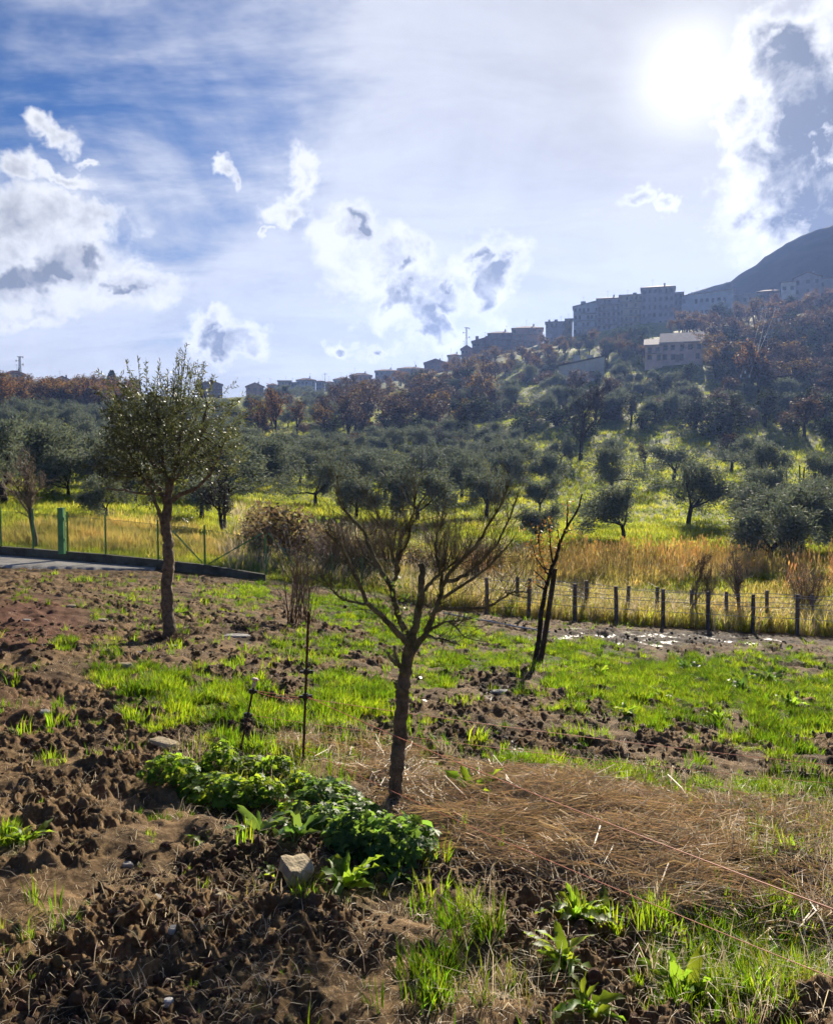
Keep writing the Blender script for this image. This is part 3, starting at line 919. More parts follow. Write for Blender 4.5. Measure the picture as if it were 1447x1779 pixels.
def leaf_cards(name, C, D, L, W, rng, fold=0.15):
    """pointed leaves at C along D"""
    n = len(C)
    C, D = np.asarray(C, float), np.asarray(D, float)
    D = D / np.linalg.norm(D, axis=1, keepdims=True)
    S = np.cross(D, rng.normal(0, 1, (n, 3)))
    S /= np.linalg.norm(S, axis=1, keepdims=True) + 1e-9
    L = (L * rng.uniform(.7, 1.25, n))[:, None]
    W = (W * rng.uniform(.75, 1.2, n))[:, None]
    U = np.cross(S, D)
    V = np.stack([C, C + D * L * .5 + S * W * .5 + U * W * fold, C + D * L, C + D * L * .5 - S * W * .5 + U * W * fold], 1).reshape(-1, 3)
    F = np.arange(n * 4).reshape(n, 4)
    return mesh_np(name, V, F)

M_bark = simple('bark_grey_brown', (0.21, 0.160, 0.115), 0.9, 0.45, 14, 0.9, 50, spec=0.2)
M_bark_d = simple('bark_dark', (0.050, 0.036, 0.028), 0.9, 0.45, 14, 0.9, 50, spec=0.2)
M_bark_m = simple('bark_mossy', (0.19, 0.165, 0.095), 0.95, 0.55, 10, 0.9, 40, spec=0.15)
M_twig = simple('twig_reddish', (0.16, 0.110, 0.080), 0.8, 0.35, 6, spec=0.3)
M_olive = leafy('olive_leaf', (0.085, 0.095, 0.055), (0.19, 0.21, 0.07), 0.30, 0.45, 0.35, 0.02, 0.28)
M_olive_far = leafy('olive_crown_hazed', (0.135, 0.165, 0.130), (0.18, 0.21, 0.12), 0.32, 0.65, 0.30, 0.025, 0.12)  # lightened and blued: distance haze put into the leaf colour
M_orange = leafy('autumn_leaf', (0.150, 0.080, 0.034), (0.30, 0.155, 0.045), 0.40, 0.6, 0.40, 0.03, 0.2)
M_ochre = leafy('ochre_leaf', (0.14, 0.085, 0.025), (0.30, 0.18, 0.030), 0.40, 0.6, 0.40, 0.03, 0.2)
M_russet = leafy('russet_leaf', (0.080, 0.055, 0.038), (0.14, 0.085, 0.045), 0.35, 0.6, 0.40, 0.03, 0.2)
M_ever = leafy('evergreen_leaf', (0.030, 0.045, 0.022), (0.06, 0.09, 0.025), 0.25, 0.7, 0.35, 0.03, 0.08)
M_yell = leafy('yellow_bush_leaf', (0.13, 0.10, 0.055), (0.24, 0.18, 0.08), 0.45, 0.6, 0.40, 0.03, 0.2)

PROTO = {}
def proto_olive(rng, dense=1.0, spread=1.0):
    out, tips = [], []
    P = dict(pts=[3, 4, 4, 3], taper=[.75, .45, .4, .3], wob=[.10, .22, .28, .3], trop=[.05, .10, .06, .02], kids=[5, 5, 5], ang=[.80 * spread, .85, .9],
             ratio=[1.5, .62, .62], rr=[.55, .5, .5], rmin=.004)
    P['from'] = [.75, .35, .3]
    grow(rng, (0, 0, 0), (rng.normal(0, .12), rng.normal(0, .12), 1), .30, .036, 0, P, out, tips)
    hi = max(p[2] for p, d in tips)
    k = 0.90 / hi
    out = [([p * k for p in a], [r * (k if k < 1.2 else 1.2) for r in b], c) for a, b, c in out]
    pts = np.array([p for p, d in tips]) * k
    n = int(6500 * dense)
    C = pts[rng.integers(0, len(pts), n)] + rng.normal(0, .042, (n, 3))
    C = C[C[:, 2] > .12]
    n = len(C)
    cen = np.array([0, 0, .58])
    D = (C - cen) * .8 + rng.normal(0, .35, (n, 3)) + np.array([0, 0, .12])
    return tubes_mesh('trunk', [o for o in out if o[2] < 3]), leaf_cards('crown', C, D, .050, .017, rng)
def proto_decid(rng, leaves=1500, tall=1.0, twigs=True, size=.034):
    out, tips = [], []
    P = dict(pts=[5, 5, 4, 3, 2], taper=[.5, .4, .4, .35, .3], wob=[.06, .14, .2, .25, .3], trop=[.10, .16, .12, .08, .05], kids=[9, 6, 5, 3], ang=[.62, .6, .6, .6],
             ratio=[.55 / tall ** .5, .55, .55, .6], rr=[.5, .5, .5, .5], rmin=.0030)
    P['from'] = [.30, .25, .2, .2]
    grow(rng, (0, 0, 0), (rng.normal(0, .05), rng.normal(0, .05), 1), .70, .028, 0, P, out, tips)
    hi = max(p[2] for p, d in tips)
    k = 0.97 / hi
    out = [([p * k for p in a], b, c) for a, b, c in out]
    pts = np.array([p for p, d in tips]) * k
    lines = [o for o in out if o[2] < (5 if twigs else 4)]
    t = tubes_mesh('trunk', lines, (6, 4, 3, 3, 3))
    if not leaves:
        return t, None
    C = pts[rng.integers(0, len(pts), leaves)] + rng.normal(0, .022, (leaves, 3))
    return t, leaf_cards('crown', C, rng.normal(0, 1, (leaves, 3)), size, size * .7, rng)
def proto_bush(rng, n=1300, squash=1.0):
    C = []
    lob = [(rng.uniform(-.28, .28), rng.uniform(-.28, .28), rng.uniform(.25, .62), rng.uniform(.22, .36)) for _ in range(7)]
    for x, y, z, r in lob:
        v = rng.normal(0, 1, (n // 7, 3))
        v = v / np.linalg.norm(v, axis=1, keepdims=True) * (rng.uniform(.35, 1, (n // 7, 1)) ** .5) * r
        C.append(v + np.array([x, y, z]))
    C = np.concatenate(C)
    C = C[C[:, 2] > .0]
    D = (C - np.array([0, 0, .35])) + rng.normal(0, .4, C.shape)
    mb = MB()
    for x, y, z, r in lob:
        mb.tube([(0, 0, 0), (x * .4, y * .4, z * .5), (x, y, z)], [.03, .018, .008], 4, False)
    return mb.mesh('trunk', True), leaf_cards('crown', C, D, .075, .04, rng)
def proto_brush(rng, n=62, fan=.62):
    """bare shrub: many thin upright stems from one stool"""
    mb = MB()
    for i in range(n):
        a = rng.uniform(0, 6.28)
        s = fan * rng.uniform(.1, 1)
        d = np.array([math.cos(a) * s, math.sin(a) * s, 1.0])
        b = np.array([math.cos(a), math.sin(a), 0]) * .05 * rng.uniform()
        L = rng.uniform(.6, 1.0)
        m1 = b + d * L * .5 + rng.normal(0, .02, 3)
        e = b + d * L + np.array([-math.cos(a), -math.sin(a), 0]) * s * .18 + rng.normal(0, .03, 3)
        mb.tube([b, m1, e], [.0055, .0035, .0012], 3, False)
        for q in range(11):
            t = rng.uniform(.25, 1)
            p = (b + (m1 - b) * t * 2) if t < .5 else (m1 + (e - m1) * (t - .5) * 2)
            td = unit(d + rng.normal(0, .5, 3)) * rng.uniform(.1, .28)
            mb.tube([p, p + td], [.0018, .0007], 3, False)
    return mb.mesh('stems', True), None
def make_protos():
    r = np.random.default_rng(101)
    PROTO['olive'] = [proto_olive(r, 1.0, s) for s in (1.0, 1.15, .85, 1.05, 1.2, .95)]
    PROTO['decid'] = [proto_decid(r, 1500, 1.0), proto_decid(r, 1300, 1.1), proto_decid(r, 1700, .9), proto_decid(r, 1100, 1.2)]
    PROTO['thin'] = [proto_decid(r, 520, 1.0), proto_decid(r, 420, 1.2)]
    PROTO['bare'] = [proto_decid(r, 0, 1.0), proto_decid(r, 0, 1.1)]
    PROTO['bush'] = [proto_bush(r), proto_bush(r), proto_bush(r)]
    PROTO['brush'] = [proto_brush(r), proto_brush(r, 74, .5)]
make_protos()
_variants = {}
def tree_at(kind, loc, h, mats, label, group=None, name=None, wide=1.0, cat='tree', rz=None, var=None):
    """one tree: an empty at its foot with trunk and crown"""
    i = random.randrange(len(PROTO[kind])) if var is None else var
    t, c = PROTO[kind][i]
    e = empty(name or 'tree', loc, random.uniform(0, 6.28) if rz is None else rz)
    e.scale = (h * wide, h * wide, h)
    bk, lf = mats
    for part, me, mt in (('trunk' if kind != 'brush' else 'stems', t, bk), ('crown', c, lf)):
        if me is None:
            continue
        key = (kind, i, part, mt.name)
        if key not in _variants:
            m2 = me.copy()
            m2.materials.clear()
            m2.materials.append(mt)
            _variants[key] = m2
        link(part, _variants[key], None, e)
    tag(e, label, cat, group)
    return e
def tree_px(kind, px, py, hpx, mats, label, group=None, name=None, wide=1.0, cat='tree', sink=.0, **kw):
    g = ground_px(px, py)
    h = hpx / FPX * g[1]
    g[2] -= h * .015 + sink
    return tree_at(kind, g, h, mats, label, group, name, wide, cat, **kw)
def fill(kind, poly, n, spacing, hm, mats, label, group, name, wide=(.9, 1.2), seed=1, avoid=None):
    """trees of one wood, spread over the ground that a patch of the photograph shows"""
    rg = random.Random(seed)
    xs, ys = [p[0] for p in poly], [p[1] for p in poly]
    done, tries, made = [], 0, []
    while len(done) < n and tries < n * 40:
        tries += 1
        x, y = rg.uniform(min(xs), max(xs)), rg.uniform(min(ys), max(ys))
        inside = False
        for k in range(len(poly)):
            (x1, y1), (x2, y2) = poly[k], poly[k - 1]
            if (y1 > y) != (y2 > y) and x < (x2 - x1) * (y - y1) / (y2 - y1) + x1:
                inside = not inside
        if not inside or (avoid and any(((x - a) / c) ** 2 + ((y - b) / d) ** 2 < 1 for a, b, c, d in avoid)):
            continue
        g = ground_px(x, y)
        if any((g[0] - q[0]) ** 2 + (g[1] - q[1]) ** 2 < spacing ** 2 for q in done):
            continue
        done.append(g)
        h = rg.uniform(*hm)
        mt = mats[rg.randrange(len(mats))] if isinstance(mats, list) else mats
        made.append((g, tree_at(kind, (g[0], g[1], g[2] - .1), h, mt, label, group, name, rg.uniform(*wide), 'tree' if 'shrub' not in name else 'shrub')))
    # rows counted from the front, places counted from the left
    made.sort(key=lambda m: math.hypot(m[0][0], m[0][1]))
    per = max(4, min(10, round(len(made) ** .5)))
    for i in range(0, len(made), per):
        row = sorted(made[i:i + per], key=lambda m: m[0][0] / m[0][1])
        for j, (g, o) in enumerate(row):
            o['label'] = '%s, %s row from the front, %s from left' % (label, ORD[i // per], ORD[j])
    return done
ORD = 'first second third fourth fifth sixth seventh eighth ninth tenth eleventh twelfth thirteenth fourteenth fifteenth sixteenth seventeenth'.split()

# ------------------------------------------------------------------ trees of the hillside
def hillside():
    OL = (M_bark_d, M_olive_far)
    G = 'olive trees of the sunlit slope'
    one = [  # px, py(base), height px, label
        (1083, 942, 104, 'round olive tree with its trunk at the reed belt, left of two dark ones'),
        (1062, 862, 84, 'olive tree up the slope right behind the bare tall tree trunk'),
        (1050, 815, 52, 'small olive tree just right of the tall bare tree foot'),
        (935, 950, 82, 'lowest olive of the file behind the leaning staked tree'),
        (938, 892, 70, 'second olive uphill in the file behind the leaning staked tree'),
        (962, 850, 66, 'third olive uphill in the file behind the leaning staked tree'),
        (975, 808, 52, 'topmost olive of the file behind the leaning staked tree'),
        (1195, 912, 112, 'dark upright olive tree standing alone mid slope above the reeds'),
        (1170, 838, 70, 'olive tree uphill of the upright olive above the reeds'),
        (1270, 822, 62, 'slim olive on the open terrace left of the rough stakes'),
        (1318, 846, 80, 'wide olive at the upper edge of the right hand thicket'),
        (1345, 905, 96, 'broad dark olive in the middle of the right hand thicket'),
        (1395, 962, 118, 'big shady olive nearest the reeds in the right hand thicket'),
        (1302, 968, 70, 'low olive at the reed edge of the right hand thicket'),
        (1440, 868, 86, 'olive cut by the right picture edge, uphill one'),
        (1446, 930, 100, 'olive cut by the right picture edge, lower one'),
        (873, 852, 70, 'olive at the left border of the bright grass slope, uphill'),
        (845, 905, 95, 'olive shading the left border of the bright grass slope'),
        (800, 870, 80, 'olive above the right twig fan of the pruned tree'),
        (724, 912, 116, 'open crowned olive directly behind the middle of the pruned tree'),
        (668, 868, 78, 'olive with forked trunk left of the open crowned olive'),
        (620, 906, 96, 'olive behind the left boughs of the pruned tree'),
        (548, 884, 80, 'olive behind the upright rusty rod'),
        (765, 836, 64, 'olive in the second row behind the pruned tree, at right'),
        (700, 834, 58, 'olive in the second row behind the pruned tree, at centre'),
        (596, 832, 54, 'olive in the second row behind the pruned tree, at left'),
        (500, 838, 62, 'olive uphill of the dry yellow bush'),
        (430, 812, 50, 'small olive just right of the big foreground olive crown'),
        (540, 790, 42, 'little olive below the small yellow meadow'),
        (185, 905, 78, 'olive behind the green fence left of the foreground olive trunk'),
        (350, 905, 86, 'olive behind the braced green fence, right of the foreground trunk'),
        (235, 880, 90, 'olive hidden low behind the foreground olive crown'),
        (120, 868, 84, 'olive behind the thick green gate post'),
    ]
    for px, py, h, lab in one:
        w = random.uniform(.95, 1.2)
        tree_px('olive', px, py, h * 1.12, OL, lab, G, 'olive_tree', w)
    tree_px('bare', 390, 925, 118, (M_bark_d, M_olive_far), 'dark leaning bare tree right of the foreground olive behind the fence', None, 'bare_tree', 1.0)
    tree_px('thin', 388, 927, 120, (M_bark_d, M_olive), 'thin leaved dark tree just behind the braced green fence', None, 'fruit_tree', 1.1)
    # groves
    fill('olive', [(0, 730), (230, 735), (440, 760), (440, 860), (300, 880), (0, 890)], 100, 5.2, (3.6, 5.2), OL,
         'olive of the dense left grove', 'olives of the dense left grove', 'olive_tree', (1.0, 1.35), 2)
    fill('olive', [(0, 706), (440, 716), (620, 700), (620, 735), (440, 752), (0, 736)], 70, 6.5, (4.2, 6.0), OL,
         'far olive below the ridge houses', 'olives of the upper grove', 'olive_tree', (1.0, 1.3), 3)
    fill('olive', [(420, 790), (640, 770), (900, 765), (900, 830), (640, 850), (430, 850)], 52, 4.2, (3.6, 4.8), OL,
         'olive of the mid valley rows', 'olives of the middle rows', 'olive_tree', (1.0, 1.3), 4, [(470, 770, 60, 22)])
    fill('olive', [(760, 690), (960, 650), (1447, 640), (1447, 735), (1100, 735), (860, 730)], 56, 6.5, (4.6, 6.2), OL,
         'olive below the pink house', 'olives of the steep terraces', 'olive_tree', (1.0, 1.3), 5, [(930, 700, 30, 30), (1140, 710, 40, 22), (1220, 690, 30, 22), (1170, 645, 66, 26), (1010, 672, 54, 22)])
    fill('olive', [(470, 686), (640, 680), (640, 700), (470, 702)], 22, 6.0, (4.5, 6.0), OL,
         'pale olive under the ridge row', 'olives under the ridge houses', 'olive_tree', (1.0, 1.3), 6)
    # woods
    AU = [(M_bark_d, M_orange), (M_bark_d, M_ochre), (M_bark_d, M_orange)]
    DK = [(M_bark_d, M_russet), (M_bark_d, M_ochre), (M_bark_d, M_ever), (M_bark_d, M_russet)]
    fill('decid', [(-20, 690), (235, 694), (235, 722), (-20, 724)], 44, 4.2, (7.5, 10.5), AU,
         'rusty orange tree of the left wood', 'orange wood on the left ridge', 'autumn_tree', (1.3, 1.8), 7)
    fill('thin', [(440, 715), (520, 715), (520, 765), (440, 765)], 9, 4.5, (7, 10), AU,
         'slender ochre tree of the mid clump', 'ochre clump in the middle', 'autumn_tree', (.9, 1.2), 8)
    fill('decid', [(560, 700), (700, 680), (860, 660), (900, 700), (820, 760), (560, 765)], 62, 4.5, (7, 10), DK,
         'brown tree of the central wood', 'mixed wood at the valley centre', 'autumn_tree', (1.2, 1.7), 9, [(870, 690, 40, 20)])
    fill('decid', [(640, 668), (760, 645), (960, 610), (960, 650), (800, 672), (640, 684)], 46, 5.0, (5, 7.5), AU + DK[:2],
         'crest tree below the brown houses', 'crest trees below the brown houses', 'autumn_tree', (1.2, 1.7), 10)
    fill('bush', [(560, 740), (900, 720), (1447, 745), (1447, 790), (1040, 780), (860, 775), (560, 780)], 34, 5.0, (3.0, 4.8), [(M_bark_d, M_ever), (M_bark_d, M_russet)],
         'dark bush on the terrace edge', 'dark terrace bushes', 'evergreen_shrub', (1.1, 1.7), 11, [(1140, 765, 60, 20), (1320, 770, 90, 15), (940, 770, 40, 20)])
    fill('decid', [(940, 606), (1120, 596), (1120, 632), (960, 655)], 30, 5.0, (4.5, 7), [(M_bark_d, M_ever), (M_bark_d, M_ochre), (M_bark_d, M_russet)],
         'tree below the apartment blocks', 'trees below the apartment blocks', 'autumn_tree', (1.2, 1.6), 12, [(1010, 640, 46, 22)])
    fill('decid', [(1165, 580), (1250, 555), (1447, 530), (1447, 590), (1340, 600), (1230, 594), (1190, 590)], 70, 5.5, (5.5, 9), [AU[1], AU[0]] + DK,
         'tree of the wood above the pink house', 'wood above the pink house', 'autumn_tree', (1.2, 1.7), 13)
    fill('decid', [(1230, 610), (1447, 596), (1447, 690), (1330, 690), (1240, 660)], 52, 5.5, (7, 11), DK,
         'brown tree right of the pink house', 'brown trees right of the pink house', 'autumn_tree', (1.2, 1.7), 14)
    fill('bush', [(1060, 592), (1120, 590), (1115, 618), (1040, 612)], 9, 5.0, (4.5, 6.5), (M_bark_d, M_ever),
         'evergreen left of the pink house', 'evergreens left of the pink house', 'evergreen_tree', (.9, 1.2), 15)
    fill('decid', [(960, 680), (1100, 665), (1240, 670), (1447, 690), (1447, 770), (1250, 760), (1080, 745), (980, 740)], 26, 6.5, (5.0, 8.0), [(M_bark_d, M_ever), (M_bark_d, M_russet), (M_bark_d, M_ever)],
         'dark tree of the shaded terrace', 'dark trees of the shaded terrace', 'dark_tree', (1.2, 1.7), 20, [(1140, 720, 46, 22), (1225, 700, 40, 20), (1330, 780, 100, 14)])
    fill('bush', [(820, 690), (960, 640), (1110, 640), (1447, 640), (1447, 735), (1100, 735), (900, 740)], 44, 6.0, (3.0, 5.0), [(M_bark_d, M_ever), (M_bark_d, M_russet), (M_bark_d, M_olive_far)],
         'bush on the upper slope', 'bushes of the upper slope', 'scrub_shrub', (1.2, 1.8), 16, [(930, 695, 34, 24), (1140, 705, 40, 18), (1225, 690, 34, 18), (1170, 645, 66, 24), (1010, 672, 54, 22)])
    fill('bush', [(440, 735), (640, 735), (860, 755), (860, 790), (640, 800), (440, 790)], 26, 5.0, (2.2, 3.6), [(M_bark_d, M_ever), (M_bark_d, M_olive_far), (M_bark_d, M_russet)],
         'bush between the mid valley olives', 'bushes of the mid valley', 'scrub_shrub', (1.1, 1.6), 17, [(470, 770, 70, 22)])
    fill('olive', [(1270, 850), (1447, 850), (1447, 985), (1330, 985)], 5, 5.0, (3.4, 4.8), OL, 'olive of the right thicket', 'olives of the right thicket', 'olive_tree', (1.1, 1.4), 19)
    # single trees one can point to
    tree_px('bare', 1008, 800, 150, (M_bark_d, M_russet), 'tall bare tree with fanned crown standing on the terrace', None, 'bare_tree', .95, var=0)
    tree_px('thin', 1120, 820, 58, (M_bark_d, M_russet), 'small bare tree on the bright grass mid slope', None, 'bare_tree', 1.0)
    tree_px('decid', 1318, 690, 110, (M_bark_d, M_orange), 'large rusty oak in front of the low dark barn', None, 'autumn_tree', 1.05)
    tree_px('thin', 480, 762, 96, (M_bark_d, M_orange), 'orange topped slender tree above the small yellow meadow', None, 'autumn_tree', .7)
    tree_px('bare', 62, 950, 190, (M_bark, M_russet), 'bare spreading tree behind the left end of the green fence', None, 'bare_tree', .95)
    tree_px('brush', 680, 1000, 126, (M_twig, M_twig), 'bare willow shrub behind the pruned tree, left fan', None, 'bare_shrub', 1.0, 'shrub')
    tree_px('brush', 765, 1002, 128, (M_twig, M_twig), 'bare willow shrub behind the pruned tree, right fan', None, 'bare_shrub', 1.0, 'shrub')
    tree_px('bush', 505, 985, 135, (M_twig, M_yell), 'dry yellow brown bush behind the bare shrub and fence', None, 'dry_bush', 1.15, 'shrub')
    for x, y, h, w, lb in ((560, 985, 95, 1.2, 'dry brown bush behind the upright rusty rod'), (610, 1000, 80, 1.3, 'tawny bush left of the willow fans'), (470, 930, 70, 1.3, 'ochre bush uphill of the fence braces'),
                           (840, 1000, 70, 1.4, 'tawny scrub where the reed belt starts'), (725, 995, 60, 1.3, 'low tawny scrub between the two willow fans')):
        tree_px('bush', x, y, h, (M_twig, M_yell), lb, None, 'dry_bush', w, 'shrub')
    for x, y, h, lb in ((575, 1005, 110, 'bare twiggy shrub behind the field shrub, at its right'), (640, 1008, 120, 'bare twiggy shrub left of the two willow fans'), (455, 985, 80, 'bare twiggy shrub at the second fence brace'), (830, 1010, 90, 'bare twiggy shrub right of the two willow fans')):
        tree_px('brush', x, y, h, (M_twig, M_twig), lb, None, 'bare_shrub', 1.1, 'shrub')
    tree_px('bush', 445, 960, 80, (M_twig, M_yell), 'low yellowish bush at the brace of the green fence', None, 'dry_bush', 1.2, 'shrub')
    tree_px('bare', 1206, 1082, 140, (M_bark, M_russet), 'thin bare sapling among the weeds left of another sapling', None, 'bare_sapling', .6)
    tree_px('bare', 1234, 1084, 120, (M_bark, M_russet), 'slim bare sapling beside the dark front post', None, 'bare_sapling', .5)
    tree_px('bare', 1286, 1080, 145, (M_bark, M_russet), 'spreading bare sapling in front of the reeds', None, 'bare_sapling', .95)
    tree_px('brush', 1400, 1072, 90, (M_twig, M_twig), 'tangled bare shrub in the weeds near the right edge', None, 'bare_shrub', 1.2, 'shrub')
    tree_px('brush', 1008, 1062, 70, (M_twig, M_twig), 'thin dark shrub beyond the fence right of the stake', None, 'bare_shrub', .8, 'shrub')
    # cypress
    g = ground_px(195, 690)
    d = g[1]
    rg = np.random.default_rng(3)
    n = 1500
    t = rg.uniform(0, 1, n)
    a = rg.uniform(0, 6.28, n)
    rad = (np.sin(np.clip(t * .93 + .05, 0, 1) * math.pi) ** .55) * .16 * rg.uniform(.5, 1, n)
    C = np.stack([rad * np.cos(a), rad * np.sin(a), .04 + t * .92], 1)
    cw = leaf_cards('crown', C, np.stack([np.cos(a) * .3, np.sin(a) * .3, np.ones(n)], 1), .07, .03, rg)
    tr = MB().tube([(0, 0, 0), (0, 0, .5), (0, 0, .95)], [.03, .02, .005], 6).mesh('trunk')
    e = empty('cypress_tree', g)
    h = 46 / FPX * d
    e.scale = (h * 1.1, h * 1.1, h)
    link('trunk', tr, M_bark_d, e)
    link('crown', cw, M_ever, e)
    tag(e, 'dark narrow cypress in front of the ochre ridge house', 'tree')
hillside()

# ------------------------------------------------------------------ buildings
M_wall = {k: simple('plaster_' + k, c, .9, .18, .4, .2, 2.0, spec=.2) for k, c in dict(
    cream=(.48, .43, .36), grey=(.36, .355, .36), pink=(.42, .29, .25), ochre=(.38, .28, .15), white=(.58, .57, .55), brown=(.20, .13, .105), mauve=(.38, .345, .39), blue=(.46, .50, .57), rose=(.66, .52, .47)).items()}
M_tile = simple('roof_tiles', (.20, .105, .075), .85, .3, 1.2, .4, 3.0, spec=.2)
M_tile_l = simple('roof_pale_sheet', (.40, .33, .31), .85, .2, .8, .1, 3.0, spec=.04)
M_flat = simple('roof_flat_felt', (.10, .095, .095), .7, .3, 1.0, spec=.3)
M_pane = simple('window_pane', (.022, .025, .032), .15, .2, 1.0, spec=.6)
M_frame = simple('window_frame', (.30, .25, .21), .6, .2, 2.0)
M_rail = simple('balcony_slab', (.34, .32, .31), .8, .2, 2.0)
WIN = {}
def window_mesh(w, h):
    k = (round(w, 1), round(h, 1))
    if k not in WIN:
        mb = MB()
        mb.box((0, -.03, 0), (w + .26, .06, h + .26))
        nf = len(mb.f)
        mb.box((0, -.075, 0), (w, .03, h))
        me = mb.mesh('window')
        me.materials.append(M_frame); me.materials.append(M_pane)
        mi = np.zeros(len(mb.f), np.int32); mi[nf:] = 1
        me.polygons.foreach_set('material_index', mi)
        WIN[k] = me
    return WIN[k]
def building(x0, x1, ytop, ybase, depth, floors, cols, roof, label, wall='cream', rmat=None, rh=0.0, yaw=0.0, balc=False, thick=None, name='house', cat='house', door=False, group=None):
    xc = (x0 + x1) / 2
    b = pdepth(xc, ybase, depth)
    w = (x1 - x0) / FPX * depth
    h = (ybase - ytop) / FPX * depth
    t = thick or min(max(w * .8, 7), 13)
    az = math.atan2(b[0], b[1])
    e = empty(name, b, -az + yaw)
    W = M_wall[wall]
    MB().box((0, t / 2, h / 2 - 4), (w, t, h + 8)).obj('wall', W, e)
    o = .5
    rm = rmat or M_tile
    if roof == 'hip':
        rh = rh or h * .22
        k = min(w, t) * .42
        r = MB().add([(-w / 2 - o, -o, h), (w / 2 + o, -o, h), (w / 2 + o, t + o, h), (-w / 2 - o, t + o, h),
                      (-w / 2 - o, -o, h + .25), (w / 2 + o, -o, h + .25), (w / 2 + o, t + o, h + .25), (-w / 2 - o, t + o, h + .25),
                      (-w / 2 + k, t / 2, h + rh), (w / 2 - k, t / 2, h + rh)],
                     [(3, 2, 1, 0), (0, 1, 5, 4), (1, 2, 6, 5), (2, 3, 7, 6), (3, 0, 4, 7), (4, 5, 9, 8), (5, 6, 9), (6, 7, 8, 9), (7, 4, 8)])
    elif roof == 'gable':     # ridge runs away from the viewer: the gable faces the valley
        rh = rh or w * .18
        r = MB().add([(-w / 2 - o, -o, h - .1), (w / 2 + o, -o, h - .1), (w / 2 + o, t + o, h - .1), (-w / 2 - o, t + o, h - .1), (0, -o, h + rh), (0, t + o, h + rh),
                      (-w / 2 - o, -o, h + .2), (w / 2 + o, -o, h + .2), (w / 2 + o, t + o, h + .2), (-w / 2 - o, t + o, h + .2), (0, -o, h + rh + .3), (0, t + o, h + rh + .3)],
                     [(6, 10, 11, 9), (10, 7, 8, 11), (0, 3, 5, 4), (4, 5, 2, 1), (0, 4, 10, 6), (4, 1, 7, 10), (3, 9, 11, 5), (5, 11, 8, 2), (0, 6, 9, 3), (1, 2, 8, 7)])
        MB().add([(-w / 2, .003, h - .05), (w / 2, .003, h - .05), (0, .003, h + rh - .05), (-w / 2, t, h - .05), (w / 2, t, h - .05), (0, t, h + rh - .05)], [(0, 1, 2), (5, 4, 3), (0, 3, 4, 1), (1, 4, 5, 2), (2, 5, 3, 0)]).obj('gable_wall', W, e)
    elif roof == 'mono':      # one slope rising along the facade
        rh = rh or 1.0
        r = MB().add([(-w / 2 - o, -o, h), (w / 2 + o, -o, h + rh), (w / 2 + o, t + o, h + rh), (-w / 2 - o, t + o, h),
                      (-w / 2 - o, -o, h + .35), (w / 2 + o, -o, h + rh + .35), (w / 2 + o, t + o, h + rh + .35), (-w / 2 - o, t + o, h + .35)],
                     [(3, 2, 1, 0), (4, 5, 6, 7), (0, 1, 5, 4), (1, 2, 6, 5), (2, 3, 7, 6), (3, 0, 4, 7)])
        MB().add([(-w / 2, .003, h - .02), (w / 2, .003, h - .02), (w / 2, .003, h + rh), (-w / 2, t, h - .02), (w / 2, t, h - .02), (w / 2, t, h + rh)], [(0, 1, 2), (5, 4, 3), (0, 2, 5, 3), (1, 4, 5, 2)]).obj('gable_wall', W, e)
    elif roof == 'front':     # one slope falling towards the valley
        rh = rh or 2.0
        r = MB().add([(-w / 2 - o, -o, h), (w / 2 + o, -o, h), (w / 2 + o, t + o, h + rh), (-w / 2 - o, t + o, h + rh),
                      (-w / 2 - o, -o, h + .3), (w / 2 + o, -o, h + .3), (w / 2 + o, t + o, h + rh + .3), (-w / 2 - o, t + o, h + rh + .3)],
                     [(3, 2, 1, 0), (4, 5, 6, 7), (0, 1, 5, 4), (1, 2, 6, 5), (2, 3, 7, 6), (3, 0, 4, 7)])
        MB().add([(-w / 2, .003, h - .02), (w / 2, .003, h - .02), (w / 2, t, h + rh), (-w / 2, t, h + rh), (-w / 2, t, h - .02), (w / 2, t, h - .02)], [(0, 3, 4), (1, 5, 2), (3, 2, 5, 4), (0, 1, 2, 3)]).obj('gable_wall', W, e)
    else:
        r = MB().box((0, t / 2, h + .15), (w + .8, t + .8, .3))
    ro = r.obj('roof', rm, e)
    if roof in ('flat', 'mono') and w > 9:
        for q in range(2):
            MB().box((w * random.uniform(-.35, .35), t * .6, h + (rh or 0) * .6 + 1.0), (random.uniform(.8, 2.4), 1.6, 1.7)).obj('roof_cabin', W, ro)
    ax = w * random.uniform(-.3, .3)
    MB().box((ax, t * .45, h + (rh or .3) + 1.4), (.07, .07, 3.0)).box((ax, t * .45, h + (rh or .3) + 2.6), (1.3, .06, .06)).obj('aerial', M_flat, ro)
    if roof in ('hip', 'gable') and w > 6:
        MB().box((w * .2, t * .5, h + (rh or 1) * .9 + .4), (.7, .7, 1.6)).obj('chimney', W, ro)
    fh = h / floors
    cw = w / cols
    ww, wh = min(1.3, cw * .45), min(1.5, fh * .5)
    for f in range(floors):
        for c in range(cols):
            if random.random() < (.0 if cols < 4 else .18):
                continue
            tall = random.random() < .3
            link('window', window_mesh(ww * (1 if not tall else .85), wh * (1.3 if tall else 1)), None, e, (-w / 2 + (c + .5 + random.uniform(-.08, .08)) * cw, 0, (f + (.5 if tall else .55)) * fh))
        if balc and f > 0:
            bl = MB()
            bl.box((0, -.62, f * fh + .06), (w * .86, 1.2, .16))
            bl.box((0, -1.2, f * fh + .95), (w * .86, .06, .07))
            for q in range(int(w * .86 / .8) + 1):
                bl.box((-w * .43 + q * w * .86 / int(w * .86 / .8 + 1), -1.2, f * fh + .53), (.05, .04, .78))
            bl.obj('balcony', M_rail, e)
